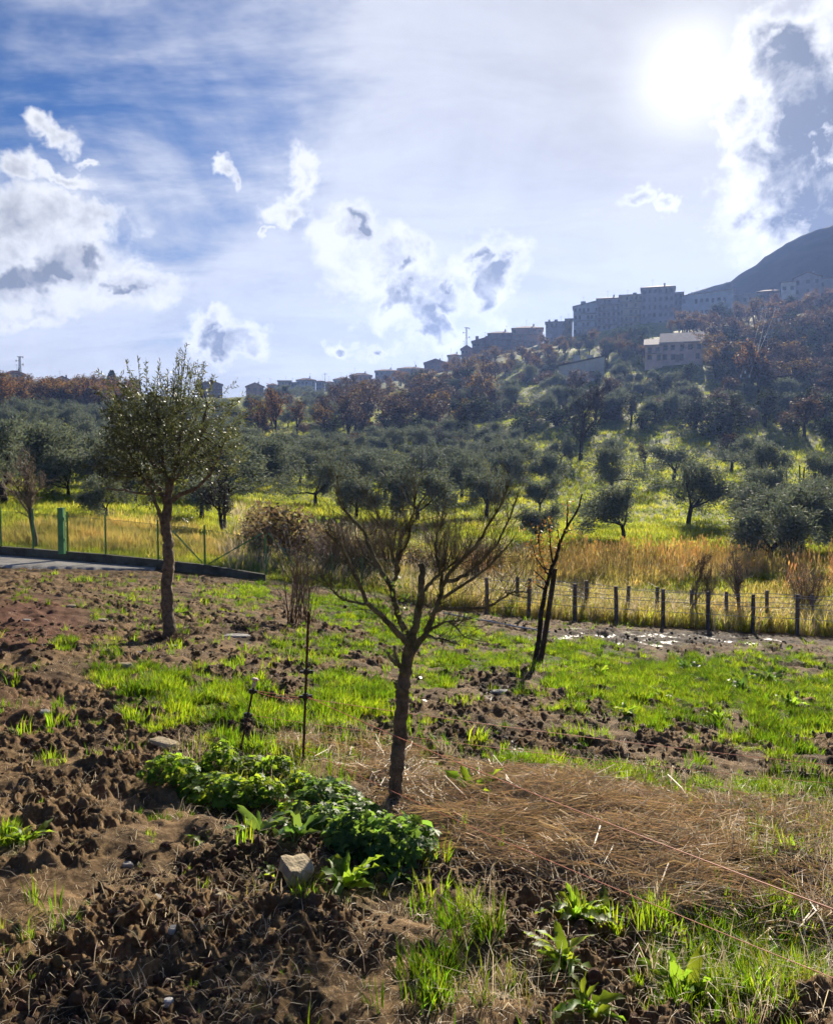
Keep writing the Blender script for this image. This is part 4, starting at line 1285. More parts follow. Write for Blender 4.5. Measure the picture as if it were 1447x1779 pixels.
    if door:
        MB().box((-w * .1, -.04, 1.05), (1.1, .08, 2.1)).obj('door', M_frame, e)
    tag(e, label, cat, group)
    return e
def town():
    B = building
    # ridge on the left
    B(11, 42, 650, 674, 390, 3, 4, 'hip', 'grey three storey house below the left lattice mast', 'grey', rh=2.0, balc=True)
    B(92, 125, 662, 678, 390, 2, 4, 'gable', 'ochre gabled house on the ridge left of the white one', 'ochre', rh=2.2)
    B(141, 170, 663, 680, 400, 2, 3, 'hip', 'low white house on the ridge left of the cypress', 'white', rh=1.5)
    B(171, 210, 666, 682, 396, 2, 4, 'gable', 'ochre house with broad gable behind the dark cypress', 'ochre', rh=2.4)
    B(225, 245, 665, 680, 400, 1, 2, 'gable', 'little white gabled house left of the foreground olive top', 'white', rh=1.6)
    B(348, 386, 668, 686, 420, 2, 4, 'gable', 'dark roofed house just right of the foreground olive crown', 'brown', rh=1.8)
    B(428, 458, 672, 692, 440, 2, 3, 'gable', 'reddish gabled house standing apart at the left of the ridge row', 'pink', rh=2.0)
    # row along the middle of the ridge
    B(465, 483, 670, 692, 470, 3, 3, 'hip', 'narrow grey house at the left end of the ridge row', 'grey', rh=1.6)
    B(483, 506, 662, 692, 480, 3, 4, 'flat', 'cream flat roofed house second in the ridge row', 'cream', balc=True)
    B(506, 516, 665, 692, 486, 3, 2, 'flat', 'slim blue grey house squeezed into the ridge row', 'blue')
    B(516, 548, 661, 692, 480, 3, 5, 'hip', 'wide blue grey house with dark windows in the ridge row', 'blue', balc=True, rh=1.7)
    B(549, 564, 663, 690, 486, 3, 3, 'hip', 'small mauve house left of the ridge utility pole', 'mauve', rh=1.0)
    B(565, 580, 665, 690, 486, 3, 3, 'hip', 'mauve house right of the ridge utility pole', 'mauve', rh=1.3)
    B(580, 612, 660, 690, 480, 3, 5, 'hip', 'long pale house with three balconies in the ridge row', 'white', balc=True, rh=1.8)
    B(608, 646, 653, 682, 492, 3, 5, 'hip', 'pinkish hip roofed house where the ridge begins to climb', 'pink', rh=2.2)
    B(652, 690, 645, 675, 488, 3, 5, 'hip', 'grey house with low tiled roof on the climbing ridge', 'grey', M_tile, rh=1.6)
    B(691, 736, 641, 668, 478, 2, 5, 'hip', 'hip roofed grey house left of the brown gabled one', 'grey', rh=1.9)
    B(737, 776, 631, 662, 466, 2, 4, 'gable', 'brown gabled house half hidden by orange trees', 'brown', rh=2.2)
    B(778, 800, 618, 650, 455, 2, 3, 'hip', 'small white house below the right lattice mast', 'white', rh=1.4)
    B(801, 820, 607, 640, 448, 3, 3, 'gable', 'narrow dark gabled house at the foot of the right lattice mast', 'brown', rh=2.0)
    B(820, 850, 594, 632, 438, 3, 4, 'mono', 'brown stepped apartment house right of the lattice mast', 'brown', rh=2.6, balc=True)
    B(848, 890, 580, 622, 428, 4, 5, 'hip', 'brown apartment house with four floors, left of the reddish one', 'brown', M_tile, balc=True, rh=1.8)
    B(890, 942, 571, 612, 415, 4, 6, 'hip', 'reddish brown apartment house ending the brown row', 'pink', rh=2.0, balc=True)
    # apartment blocks
    B(948, 982, 560, 596, 400, 3, 5, 'flat', 'low mauve apartment block left of the ochre stair tower', 'mauve', M_flat)
    B(982, 994, 555, 594, 398, 3, 1, 'flat', 'narrow ochre stair tower between mauve and blue blocks', 'ochre', M_flat, name='stair_tower', cat='tower')
    B(996, 1038, 534, 594, 392, 5, 6, 'mono', 'long blue grey apartment block with rows of balconies', 'blue', M_flat, rh=2.6, balc=True, name='apartment_block', cat='apartment block')
    B(1037, 1077, 520, 586, 388, 6, 5, 'hip', 'mauve apartment block with low hip roof left of the cream one', 'mauve', rh=1.4, balc=True, name='apartment_block', cat='apartment block')
    B(1076, 1115, 514, 584, 386, 6, 5, 'flat', 'cream apartment block with balconies left of the tall block', 'cream', M_flat, balc=True, name='apartment_block', cat='apartment block')
    B(1114, 1169, 501, 582, 382, 6, 6, 'hip', 'tallest mauve apartment block crowning the town', 'mauve', rh=1.9, name='apartment_block', cat='apartment block')
    B(1169, 1185, 510, 580, 386, 6, 2, 'flat', 'slim grey stair block on the right of the tallest block', 'grey', M_flat, name='apartment_block', cat='apartment block')
    B(1186, 1270, 513, 552, 380, 2, 9, 'mono', 'long low building with two tier roof right of the blocks', 'blue', M_tile_l, rh=1.8, name='long_building', cat='building')
    B(1269, 1317, 513, 545, 378, 2, 5, 'flat', 'low grey building with cypress like bushes in front', 'grey', M_tile_l, name='low_building', cat='building')
    B(1317, 1350, 507, 540, 376, 2, 4, 'hip', 'low brown tiled house left of the white ridge annex', 'brown', M_tile, name='low_building', cat='building', rh=1.4)
    B(1357, 1380, 491, 535, 372, 2, 2, 'flat', 'white annex attached left of the big gabled house', 'white')
    B(1380, 1423, 483, 530, 370, 3, 3, 'gable', 'big mauve gabled house high at the right under the mountain', 'mauve', rh=2.2)
    B(1423, 1470, 484, 525, 372, 2, 4, 'flat', 'flat roofed house cut by the right picture edge', 'grey')
    # pink house, white shed, barn on the slope
    B(1121, 1150, 601, 628, 250, 2, 2, 'front', 'low left wing of the pink house with pale sheet roof', 'rose', M_tile_l, rh=3.0, balc=True, thick=9, door=False)
    B(1149, 1218, 596, 628, 249, 2, 5, 'front', 'pink two storey house with bright pale roof on the slope', 'rose', M_tile_l, rh=4.2, balc=False, thick=10, door=True)
    B(971, 1048, 636, 668, 225, 1, 2, 'mono', 'white windowless shed with sloping roof among trees', 'white', M_flat, rh=2.4, thick=8, name='shed', cat='shed')
    B(1246, 1304, 598, 612, 246, 1, 4, 'mono', 'low dark barn half hidden right of the pink house', 'brown', M_tile_l, rh=1.4, thick=8, name='barn', cat='barn')
town()

# ------------------------------------------------------------------ masts, poles, power lines
M_steel = simple('galvanised_steel', (.18, .18, .19), .5, .2, 2.0, metal=.6)
M_pole = simple('pole_wood', (.05, .04, .035), .8, .3, 2.0)
M_white = simple('white_insulator', (.85, .85, .83), .12, .03, 2.0, spec=.8)
M_cable = simple('cable', (.25, .25, .26), .35, .1, 2.0, metal=.3)
def lattice(px, ytop, ybase, depth, label):
    b = pdepth(px, ybase, depth)
    h = (ybase - ytop) / FPX * depth
    e = empty('lattice_mast', b)
    w = 1.1
    legs = [(sx * w * .5, sy * w * .5) for sx, sy in ((-1, -1), (1, -1), (1, 1), (-1, 1))]
    for x, y in legs:
        MB().tube([(x, y, -3), (x * .5, y * .5, h)], .09, 4).obj('leg', M_steel, e)
    br = MB()
    n = 9
    for i in range(n):
        z0, z1 = h * i / n, h * (i + 1) / n
        k0, k1 = 1 - .5 * z0 / h, 1 - .5 * z1 / h
        for j in range(4):
            a, c = legs[j], legs[(j + 1) % 4]
            br.tube([(a[0] * k0, a[1] * k0, z0), (c[0] * k1, c[1] * k1, z1)], .05, 3)
            br.tube([(a[0] * k1, a[1] * k1, z1), (c[0] * k1, c[1] * k1, z1)], .04, 3)
    br.obj('bracing', M_steel, e)
    for z, s in ((h * .97, 1), (h * .80, -1), (h * .62, 1)):
        MB().box((s * .9, 0, z), (1.6, .12, .12)).box((s * 1.6, 0, z), (.35, .35, .9)).obj('antenna', M_steel, e)
    MB().box((0, 0, h), (2.2, .5, .25)).obj('antenna', M_steel, e)
    tag(e, label, 'mast')
lattice(35, 620, 655, 392, 'lattice antenna mast behind the grey house on the left ridge')
lattice(810, 570, 612, 450, 'lattice antenna mast on the ridge left of the brown row')
def upole(px, ytop, ybase, depth, label, n=3, arm=.9, name='utility_pole'):
    b = pdepth(px, ybase, depth)
    h = (ybase - ytop) / FPX * depth
    e = empty(name, b)
    MB().tube([(0, 0, -2), (0, 0, h)], [.16, .10], 8).obj('pole', M_pole, e)
    MB().box((0, 0, h - .9), (arm * 2 + .2, .12, .12)).obj('crossarm', M_steel, e)
    tops = []
    for x, z in ((-arm, h - .55), (arm, h - .55), (0, h + .25))[:n]:
        MB().tube([(x, 0, z - .28), (x, 0, z - .1), (x, 0, z + .05), (x, 0, z + .3)], [.10, .20, .16, .14], 8).obj('insulator', M_white, e)
        tops.append((b[0] + x, b[1], b[2] + z + .25))
    tag(e, label, 'utility pole')
    return tops
t1 = upole(839, 618, 694, 205, 'dark utility pole with three white insulators at valley centre')
t2 = upole(1292, 650, 745, 172, 'utility pole with three white insulators above the right thicket')
t0 = upole(565, 648, 694, 470, 'thin utility pole in front of the ridge row', 2)
def tower(px, ytop, ybase, depth):
    b = pdepth(px, ybase, depth)
    h = (ybase - ytop) / FPX * depth
    e = empty('pylon', b)
    for x in (-.7, .7):
        MB().tube([(x, 0, -2), (x * .8, 0, h)], .11, 6).obj('leg', M_steel, e)
    out = []
    for z in (h - .4, h - 3.6):
        MB().box((0, 0, z), (5.2, .14, .16)).obj('crossarm', M_steel, e)
        for x in (-2.4, -1.2, 1.2, 2.4):
            MB().tube([(x, 0, z - .9), (x, 0, z - .5), (x, 0, z - .1)], [.16, .24, .12], 8).obj('insulator', M_white, e)
            out.append((b[0] + x, b[1], b[2] + z - .9))
    tag(e, 'twin leg power pylon with rows of white insulators in the orange wood', 'pylon')
    return out
t3 = tower(1336, 533, 640, 240)
def cable(a, b, sag, label, mat=M_cable, rad=.03, n=14, name='power_cable', cat='cable', group=None):
    a, b = np.array(a, float), np.array(b, float)
    pts = [a + (b - a) * t + np.array([0, 0, -4 * sag * t * (1 - t)]) for t in np.linspace(0, 1, n)]
    o = MB().tube(pts, rad, 4, False).obj(name, mat)
    tag(o, label, cat, group)
    return o
cable(pdepth(1150, 604, 235), pdepth(1345, 583, 236), 1.0, 'bright cable strung past the pink house front', rad=.05)
for q in range(3):
    cable(t1[q], t2[q], 3.0, '%s power cable between the two white topped utility poles' % ('left arm', 'right arm', 'topmost')[q], rad=.02, group='cables between the two poles')
    cable(t2[q], t3[q], 2.0, '%s power cable from the right utility pole to the pylon' % ('left arm', 'right arm', 'topmost')[q], rad=.02, group='cables to the pylon')

# ------------------------------------------------------------------ fences, wall and slab at the edge of the field
M_green = simple('green_paint', (.055, .22, .075), .45, .25, 3.0, .15, 20)
M_mesh = simple('green_wire', (.06, .17, .08), .5, .1, 3.0)
M_conc = simple('concrete', (.30, .285, .255), .9, .25, 1.5, .5, 12, spec=.2)
M_concd = simple('mossy_concrete', (.12, .115, .085), .95, .4, 2.0, .6, 12, spec=.15)
M_post = simple('weathered_wood', (.16, .135, .115), .9, .35, 5, .7, 20, spec=.2, rnd=.5)
M_stake = simple('brown_wood', (.085, .055, .038), .9, .35, 5, .7, 20, spec=.2)
M_wire = simple('steel_wire', (.42, .42, .42), .4, .1, 3, metal=.5)
M_rust = simple('rusty_iron', (.105, .050, .032), .85, .45, 25, .5, 60, spec=.25)
M_blk = simple('black_plastic', (.012, .012, .013), .45, .1, 10)
M_cap = simple('pale_plastic_cap', (.62, .45, .33), .5, .1, 10)
M_poly = simple('orange_polywire', (.72, .20, .085), .55, .15, 200)
M_pipe = simple('grey_pipe', (.60, .60, .58), .3, .15, 3, spec=.6)
M_stone = simple('pale_sandstone', (.44, .36, .23), .9, .3, 9, .6, 30, spec=.2)
M_stone_g = simple('grey_limestone', (.38, .36, .32), .85, .3, 9, .6, 30, spec=.25)

def green_fence():
    px = [-70, 2, 58, 118, 184, 275, 356, 462, 577, 629, 690]
    P = [pdepth(x, y, 26.0 if x < 500 else 27.0) for x, y in zip(px, [943, 949, 953, 958, 963, 972, 981, 998, 1014, 1018, 1022])]
    # low wall under the fence
    wall = empty('low_wall', (P[0][0], P[0][1], P[0][2]))
    b = np.array(wall.location)
    for i in range(7):
        a, c = P[i] - b, P[i + 1] - b
        g0 = float(H(*(P[i][:2]))) - .35 - b[2]
        g1 = float(H(*(P[i + 1][:2]))) - .35 - b[2]
        t = .09
        MB().add([(a[0] + .004, a[1] - t, g0), (c[0] - .004, c[1] - t, g1), (c[0] - .004, c[1] - t, c[2]), (a[0] + .004, a[1] - t, a[2]),
                  (a[0] + .004, a[1] + t, g0), (c[0] - .004, c[1] + t, g1), (c[0] - .004, c[1] + t, c[2]), (a[0] + .004, a[1] + t, a[2])],
                 [(0, 1, 2, 3), (5, 4, 7, 6), (3, 2, 6, 7), (1, 5, 6, 2), (4, 0, 3, 7)]).obj('wall_section', M_concd, wall)
    tag(wall, 'low dark mossy concrete wall carrying the green mesh fence', 'wall')
    f = empty('green_fence', P[0])
    for i, p in enumerate(P):
        q = p - b
        hh = 1.25 if i < 8 else 1.0
        MB().tube([q, q + np.array([0, 0, hh])], .028, 8).obj('post', M_green, f)
    # mesh panels of crossing wires
    for i in range(len(P) - 1):
        a, c = P[i] - b, P[i + 1] - b
        L = float(np.linalg.norm((c - a)[:2]))
        hh = 1.1 if i < 7 else .9
        step, mb = .085, MB()
        def pt(s, z):
            t = s / L
            q = a + (c - a) * t
            return (q[0], q[1] + .03, q[2] + z)
        k = -hh
        while k < L:
            for sg in (1, -1):
                s0, s1 = k, k + hh
                z0, z1 = (0, hh) if sg > 0 else (hh, 0)
                u0, u1 = max(s0, 0), min(s1, L)
                if u1 > u0:
                    f0, f1 = (u0 - s0) / hh, (u1 - s0) / hh
                    mb.tube([pt(u0, z0 + (z1 - z0) * f0), pt(u1, z0 + (z1 - z0) * f1)], 0.0048, 3, False)
            k += step
        mb.obj('wire_mesh', M_mesh, f)
        MB().tube([pt(0, hh), pt(L, hh)], .006, 4, False).obj('tension_wire', M_mesh, f)
    for (x0, y0), (x1, y1) in (((300, 922), (352, 978)), ((362, 980), (456, 926)), ((466, 926), (514, 985))):
        MB().tube([pdepth(x0, y0, 25.95) - b, pdepth(x1, y1, 25.9) - b], .022, 6).obj('brace', M_green, f)
    tag(f, 'green mesh fence with thin posts and diagonal braces on the low wall', 'fence')
    # thick gate post
    p = pdepth(108, 960, 25.7)
    g = empty('gate_post', p)
    MB().box((0, 0, .66), (.17, .17, 1.40)).obj('post', M_green, g)
    MB().box((0, 0, 1.375), (.185, .185, .03)).obj('cap', M_green, g)
    MB().box((.10, -.03, .40), (.04, .08, .10)).box((.10, -.03, 1.05), (.04, .08, .10)).obj('hinge', M_green, g)
    tag(g, 'thick square green gate post in the mesh fence', 'post')
    # concrete apron in front of the wall
    V, n, m = [], 60, 9
    for i in range(n):
        t = i / (n - 1)
        x = -60 + t * 330
        g0 = ground_px(x, 987 + 6 * t + 3 * (fbm(np.array([i * .35]), np.array([0.]), 3, 4)[0] - .5))
        p1 = pdepth(x, 966, 25.78)
        for j in range(m):
            q = g0 + (p1 - g0) * (j / (m - 1))
            V.append((q[0], q[1], float(H(q[0], q[1])) + (.075 if 0 < j else -.10) + (.0 if j > 1 else -.01)))
    F = [(i * m + j, (i + 1) * m + j, (i + 1) * m + j + 1, i * m + j + 1) for i in range(n - 1) for j in range(m - 1)]
    ap = link('concrete_path', mesh_np('concrete_path', V, F), M_conc)
    tag(ap, 'pale concrete strip along the wall at the left edge of the field', kind='structure')
green_fence()

def post_mesh(h, r, seed):
    rg = np.random.default_rng(seed)
    ln = rg.normal(0, .03, 2)
    return MB().tube([(0, 0, -.3), (ln[0] * .5, ln[1] * .5, h * .5), (ln[0], ln[1], h)], [r * 1.05, r, r * rg.uniform(.85, .95)], 7).mesh('post', False)
def wooden_fences():
    rows = [('front', [(846, 1088), (918, 1088), (998, 1087), (1071, 1090), (1152, 1092), (1230, 1096), (1308, 1097), (1385, 1099), (1464, 1101), (1545, 1103), (1626, 1105), (1707, 1107), (1790, 1109)], 24.6, 1.18,
             'front row of grey wooden fence posts with wires along the wet track'),
            ('back', [(899, 1078), (1019, 1080), (1090, 1082), (1141, 1083), (1202, 1084), (1262, 1085), (1332, 1086), (1410, 1087), (1490, 1088), (1570, 1089), (1650, 1090), (1730, 1091)], 26.2, 1.12,
             'second row of wooden fence posts behind the front row in the weeds')]
    for nm, pp, d, h, lab in rows:
        P = []
        for x, y in pp:
            p = pdepth(x, y, d)
            p[2] = float(H(p[0], p[1]))
            P.append(p)
        e = empty('post_fence', P[0])
        tops = []
        for i, p in enumerate(P):
            q = p - P[0]
            hh = h * random.uniform(.94, 1.06)
            link('post', post_mesh(hh, .062, i + len(nm)), M_post, e, q)
            tops.append((q, hh))
        for frac in (.93, .68, .42):
            pts = [q + np.array([0, -.062, hh * frac]) for q, hh in tops]
            MB().tube(pts, .009, 4, False).obj('wire', M_wire, e)
        tag(e, lab, 'fence')
wooden_fences()

# pipe lying at the edge of the grass
def pipe():
    pts = []
    for x, y in ((770, 1071), (800, 1076), (850, 1085), (900, 1093), (955, 1103)):
        g = ground_px(x, y)
        g[2] = float(gz(g[0], g[1])) + .06
        pts.append(g)
    o = empty('irrigation_pipe', pts[0])
    MB().tube([p - pts[0] for p in pts], .022, 8).obj('pipe', M_pipe, o)
    MB().tube([pts[2] - pts[0] - np.array([.06, 0, 0]), pts[2] - pts[0] + np.array([.06, -.005, 0])], .032, 8).obj('coupling', M_pipe, o)
    tag(o, 'thin pale pipe lying at the grass edge by the leaning tree', 'pipe')
pipe()

# ------------------------------------------------------------------ electric fence rods and orange wires
def rods():
    b = ground_px(417, 1312); b[2] = float(gz(b[0], b[1]))
    d = b[1]
    top = pdepth(441, 1192, d + .05) - b
    e = empty('fence_rod', b)
    MB().tube([-top * .1, top], .0085, 8).obj('rod', M_rust, e)
    MB().tube([top * .98, top * 1.06, top * 1.10, top * 1.12], [.014, .012, .030, .020], 10).obj('cap', M_cap, e)
    ins = []
    for t in (.92, .56):
        c = top * t
        MB().tube([c - np.array([0, 0, .018]), c + np.array([0, 0, .018])], .020, 8).box(c + np.array([.022, -.01, 0]), (.03, .02, .022)).box(c + np.array([-.018, 0, 0]), (.022, .03, .03)).obj('insulator', M_blk, e)
        ins.append(b + c + np.array([.03, -.012, 0]))
    tag(e, 'short tilted rusty rod with pale cap and black insulators', 'fence rod')
    b2 = ground_px(526, 1338); b2[2] = float(gz(b2[0], b2[1]))
    top2 = pdepth(536, 1062, b2[1] + .02) - b2
    e2 = empty('fence_rod', b2)
    MB().tube([-top2 * .05, top2], .0095, 8).obj('rod', M_rust, e2)
    ins2 = []
    for t in (.62, .465):
        c = top2 * t
        MB().tube([c - np.array([0, 0, .02]), c + np.array([0, 0, .02])], .021, 8).box(c + np.array([.03, -.01, 0]), (.045, .02, .024)).box(c + np.array([-.028, 0, -.004]), (.04, .024, .018)).obj('insulator', M_blk, e2)
        ins2.append(b2 + c + np.array([.02, -.022, 0]))
    tag(e2, 'tall upright rusty rod with black insulators left of the pruned tree', 'fence rod')
    def wire(pts, label, r=.0022):
        # one strand, hung between its points with a little sag and twist
        P = [np.array(p, float) for p in pts]
        out = []
        for i in range(len(P) - 1):
            n = 14
            for k in range(n):
                t = k / n
                q = P[i] + (P[i + 1] - P[i]) * t
                q[2] -= .03 * 4 * t * (1 - t)
                out.append(q)
        out.append(P[-1])
        tag(MB().tube(out, r, 5, False).obj('electric_wire', M_poly), label, 'wire')
    wire([ins[0], ins2[1], pdepth(1447, 1580, 2.95), pdepth(1800, 1735, 2.4)], 'upper orange wire running past the pruned tree towards the lower right', .0028)
    wire([b2 + top2 * .13, pdepth(1447, 1700, 2.75), pdepth(1700, 1810, 2.35)], 'lower orange wire running across the straw towards the lower right', .0020)
    wire([ins[0] + np.array([0, .02, 0]), pdepth(1447, 1330, 6.6), pdepth(1700, 1360, 6.7)], 'upper orange wire crossing the field behind the pruned tree', .0024)
    wire([ins[1], pdepth(1447, 1362, 6.6), pdepth(1700, 1385, 6.7)], 'lower thin orange wire crossing the mud behind the pruned tree', .0018)
    wire([ins[0] + np.array([.01, -.01, -.02]), ins[0] + np.array([.012, -.02, -.12]), ins[1] + np.array([.01, -.01, .02])], 'short orange jumper wire hanging on the tilted rod', .002)
rods()

def bark_relief(o, amp, seed=1):
    """furrows and knobs on a trunk mesh"""
    me = o.data
    n = len(me.vertices)
    co = np.zeros(n * 3, np.float32)
    no = np.zeros(n * 3, np.float32)
    me.vertices.foreach_get('co', co)
    me.vertices.foreach_get('normal', no)
    co, no = co.reshape(-1, 3), no.reshape(-1, 3)
    a = np.arctan2(no[:, 1], no[:, 0])
    d = (vnoise(np.cos(a) * 3.5 + 9, np.sin(a) * 3.5 + co[:, 2] * 2.2, seed) - .5) * 1.2 + (vnoise(co[:, 0] * 22 + co[:, 1] * 17, co[:, 2] * 14, seed + 3) - .5)
    co = co + no * (d * amp)[:, None]
    me.vertices.foreach_set('co', co.astype(np.float32).ravel())
    me.update()
# ------------------------------------------------------------------ pruned tree
def px_line(pts, d0, dd):
    """polyline through photo points; depth runs from d0 by dd metres"""
    n = len(pts)
    return [pdepth(x, y, d0 + dd * i / (n - 1)) for i, (x, y) in enumerate(pts)]
def refine(P, R, rng, wob=.004):
    """smooth a polyline (Catmull-Rom) and roughen it a little"""
    P = [np.array(p, float) for p in P]
    Q, S = [], []
    for i in range(len(P) - 1):
        p0, p1, p2, p3 = P[max(i - 1, 0)], P[i], P[i + 1], P[min(i + 2, len(P) - 1)]
        for k in range(4):
            t = k / 4
            q = .5 * ((2 * p1) + (p2 - p0) * t + (2 * p0 - 5 * p1 + 4 * p2 - p3) * t * t + (3 * p1 - p0 - 3 * p2 + p3) * t ** 3)
            r = R[i] + (R[i + 1] - R[i]) * t
            Q.append(q + rng.normal(0, wob * min(1, r / .02 + .3), 3))
            S.append(r * rng.uniform(.92, 1.1))
    Q.append(P[-1]); S.append(R[-1])
    return Q, S
def pruned_tree():
    rng = np.random.default_rng(21)
    b = ground_px(687, 1402)
    b[2] = float(gz(b[0], b[1])) - .03
    d = b[1]
    s = d / FPX
    e = empty('pruned_tree', b)
    def limb(name, pts, dd, w0, w1, start=0.0, mat=M_bark_m, sides=9, parent=e, twigs=0, tw=.48):
        twigs = int(twigs * 2.0)
        w0, w1 = w0 * .9, w1 * .85
        L = px_line(pts, d + start, dd)
        n = len(L)
        R = [(w0 + (w1 - w0) * (i / (n - 1)) ** .8) * s / 2 for i in range(n)]
        Q, S = refine(L, R, rng)
        o = MB().tube([q - b for q in Q], S, sides).obj(name, mat, parent, None, True)
        if twigs:
            mb = MB()
            for _ in range(twigs):
                i = rng.integers(len(Q) // 5, len(Q) - 1)
                p = Q[i] - b
                t = unit(Q[i + 1] - Q[i])
                dv = unit(t * .5 + rng.normal(0, .55, 3) + np.array([0, 0, .55]))
                l = tw * rng.uniform(.25, 1.0)
                m1 = p + dv * l * .5 + rng.normal(0, .012, 3)
                en = m1 + unit(dv + rng.normal(0, .3, 3)) * l * .5
                w = min(S[i] * .5, .0024) * rng.uniform(.6, 1)
                mb.tube([p, m1, en], [w, w * .7, w * .3], 4, False)
                for _2 in range(rng.integers(1, 3)):
                    q0 = m1 + (en - m1) * rng.uniform(-.6, .8)
                    dv2 = unit(dv + rng.normal(0, .6, 3)) * l * rng.uniform(.2, .5)
                    mb.tube([q0, q0 + dv2], [w * .6, w * .25], 3, False)
            mb.obj('twig', mat, o)
        return o
    bark_relief(limb('trunk', [(685, 1408), (687, 1385), (688, 1360), (690, 1335), (692, 1310), (695, 1285), (697, 1260), (699, 1230), (701, 1208), (703, 1185), (705, 1160), (712, 1125)], .02, 29, 25, mat=M_bark, sides=20), .012)
    T = M_bark_m
    limb('branch', [(706, 1150), (709, 1121), (694, 1101), (674, 1081), (657, 1064), (637, 1046), (622, 1009), (607, 979), (590, 949), (566, 922)], -.35, 17, 4, .02, T, twigs=34)
    limb('branch', [(640, 1049), (615, 1047), (587, 1036), (572, 1018), (556, 1000)], -.25, 6, 2, -.2, T, twigs=14)
    limb('branch', [(710, 1130), (712, 1113), (699, 1088), (689, 1056), (679, 1019), (659, 986), (642, 954), (632, 924), (612, 902), (595, 882), (587, 862), (586, 826)], .30, 17, 3, .02, T, twigs=40)
    limb('branch', [(657, 985), (632, 969), (610, 962), (592, 949)], .2, 7, 3, .25, T, twigs=16)
    limb('branch', [(680, 1018), (692, 989), (680, 959), (674, 929), (658, 899), (649, 872)], .1, 8, 2, .2, T, twigs=30)
    limb('branch', [(689, 999), (692, 964), (709, 939), (712, 909), (719, 887), (723, 855)], -.1, 8, 3, .18, T, twigs=28)
    limb('cut_stub', [(712, 1125), (716, 1108), (724, 1079), (730, 1041), (733, 1004), (731, 979)], .05, 18, 13, .03, T, twigs=10)
    limb('branch', [(734, 1030), (745, 1016), (759, 1001), (773, 989), (790, 978), (806, 966), (821, 938)], .25, 9, 2, .08, T, twigs=34)
    limb('branch', [(712, 1135), (722, 1124), (739, 1101), (751, 1073), (762, 1045), (768, 1012), (760, 975), (757, 945), (763, 920), (775, 895)], .3, 17, 2, .03, T, twigs=44)
    limb('branch', [(761, 1050), (774, 1008), (799, 975), (826, 949), (848, 914), (866, 884), (884, 842)], -.2, 10, 3, .2, T, twigs=30)
    limb('branch', [(772, 1012), (801, 1003), (826, 984), (858, 952), (883, 904), (899, 862)], .35, 9, 3, .2, T, twigs=26)
    limb('branch', [(764, 1040), (789, 1027), (838, 994), (863, 969), (892, 936)], .1, 8, 2, .25, T, twigs=26)
    limb('branch', [(757, 1060), (785, 1057), (811, 1057), (848, 1054), (876, 1038), (893, 1029), (922, 1030)], -.3, 9, 2, .15, T, twigs=26)
    limb('branch', [(742, 1098), (760, 1087), (776, 1080), (799, 1078), (820, 1075)], -.15, 7, 2, .1, T, twigs=12)
    limb('branch', [(738, 1104), (757, 1108), (779, 1113), (800, 1122)], -.2, 6, 2, .06, T, twigs=8)
    limb('branch', [(776, 1080), (792, 1090), (811, 1108), (848, 1116)], -.1, 4, 1.5, -.05, T, twigs=8)
    limb('cut_stub', [(704, 1172), (694, 1158), (682, 1148), (672, 1134)], -.10, 12, 6, -.01, T)
    limb('cut_stub', [(693, 1157), (688, 1140), (684, 1122)], -.02, 8, 5, -.06, T)
    limb('cut_stub', [(700, 1205), (692, 1196), (686, 1186)], -.05, 12, 7, -.01, T)
    # creeper leaves on the fork
    C, D = [], []
    for x0, x1, y0, y1, n in ((700, 735, 1180, 1240, 22), (690, 730, 1085, 1180, 30), (650, 700, 990, 1060, 40), (530, 585, 890, 918, 16), (690, 725, 1020, 1085, 26), (730, 760, 1100, 1160, 14)):
        for _ in range(n):
            C.append(pdepth(rng.uniform(x0, x1), rng.uniform(y0, y1), d - .06 + rng.uniform(0, .12) - (.3 if x1 < 600 else 0)) - b)
            D.append(rng.normal(0, 1, 3) + np.array([0, -.4, -.2]))
    link('creeper_leaves', leaf_cards('creeper_leaves', C, D, .034, .022, rng), M_creep, e)['kind'] = 'stuff'
    tag(e, 'small pruned fruit tree with mossy spreading bare branches', 'tree')
M_creep = leafy('creeper_leaf', (.10, .14, .035), (.30, .40, .06), .35, .22, .3, .02, .8)
pruned_tree()

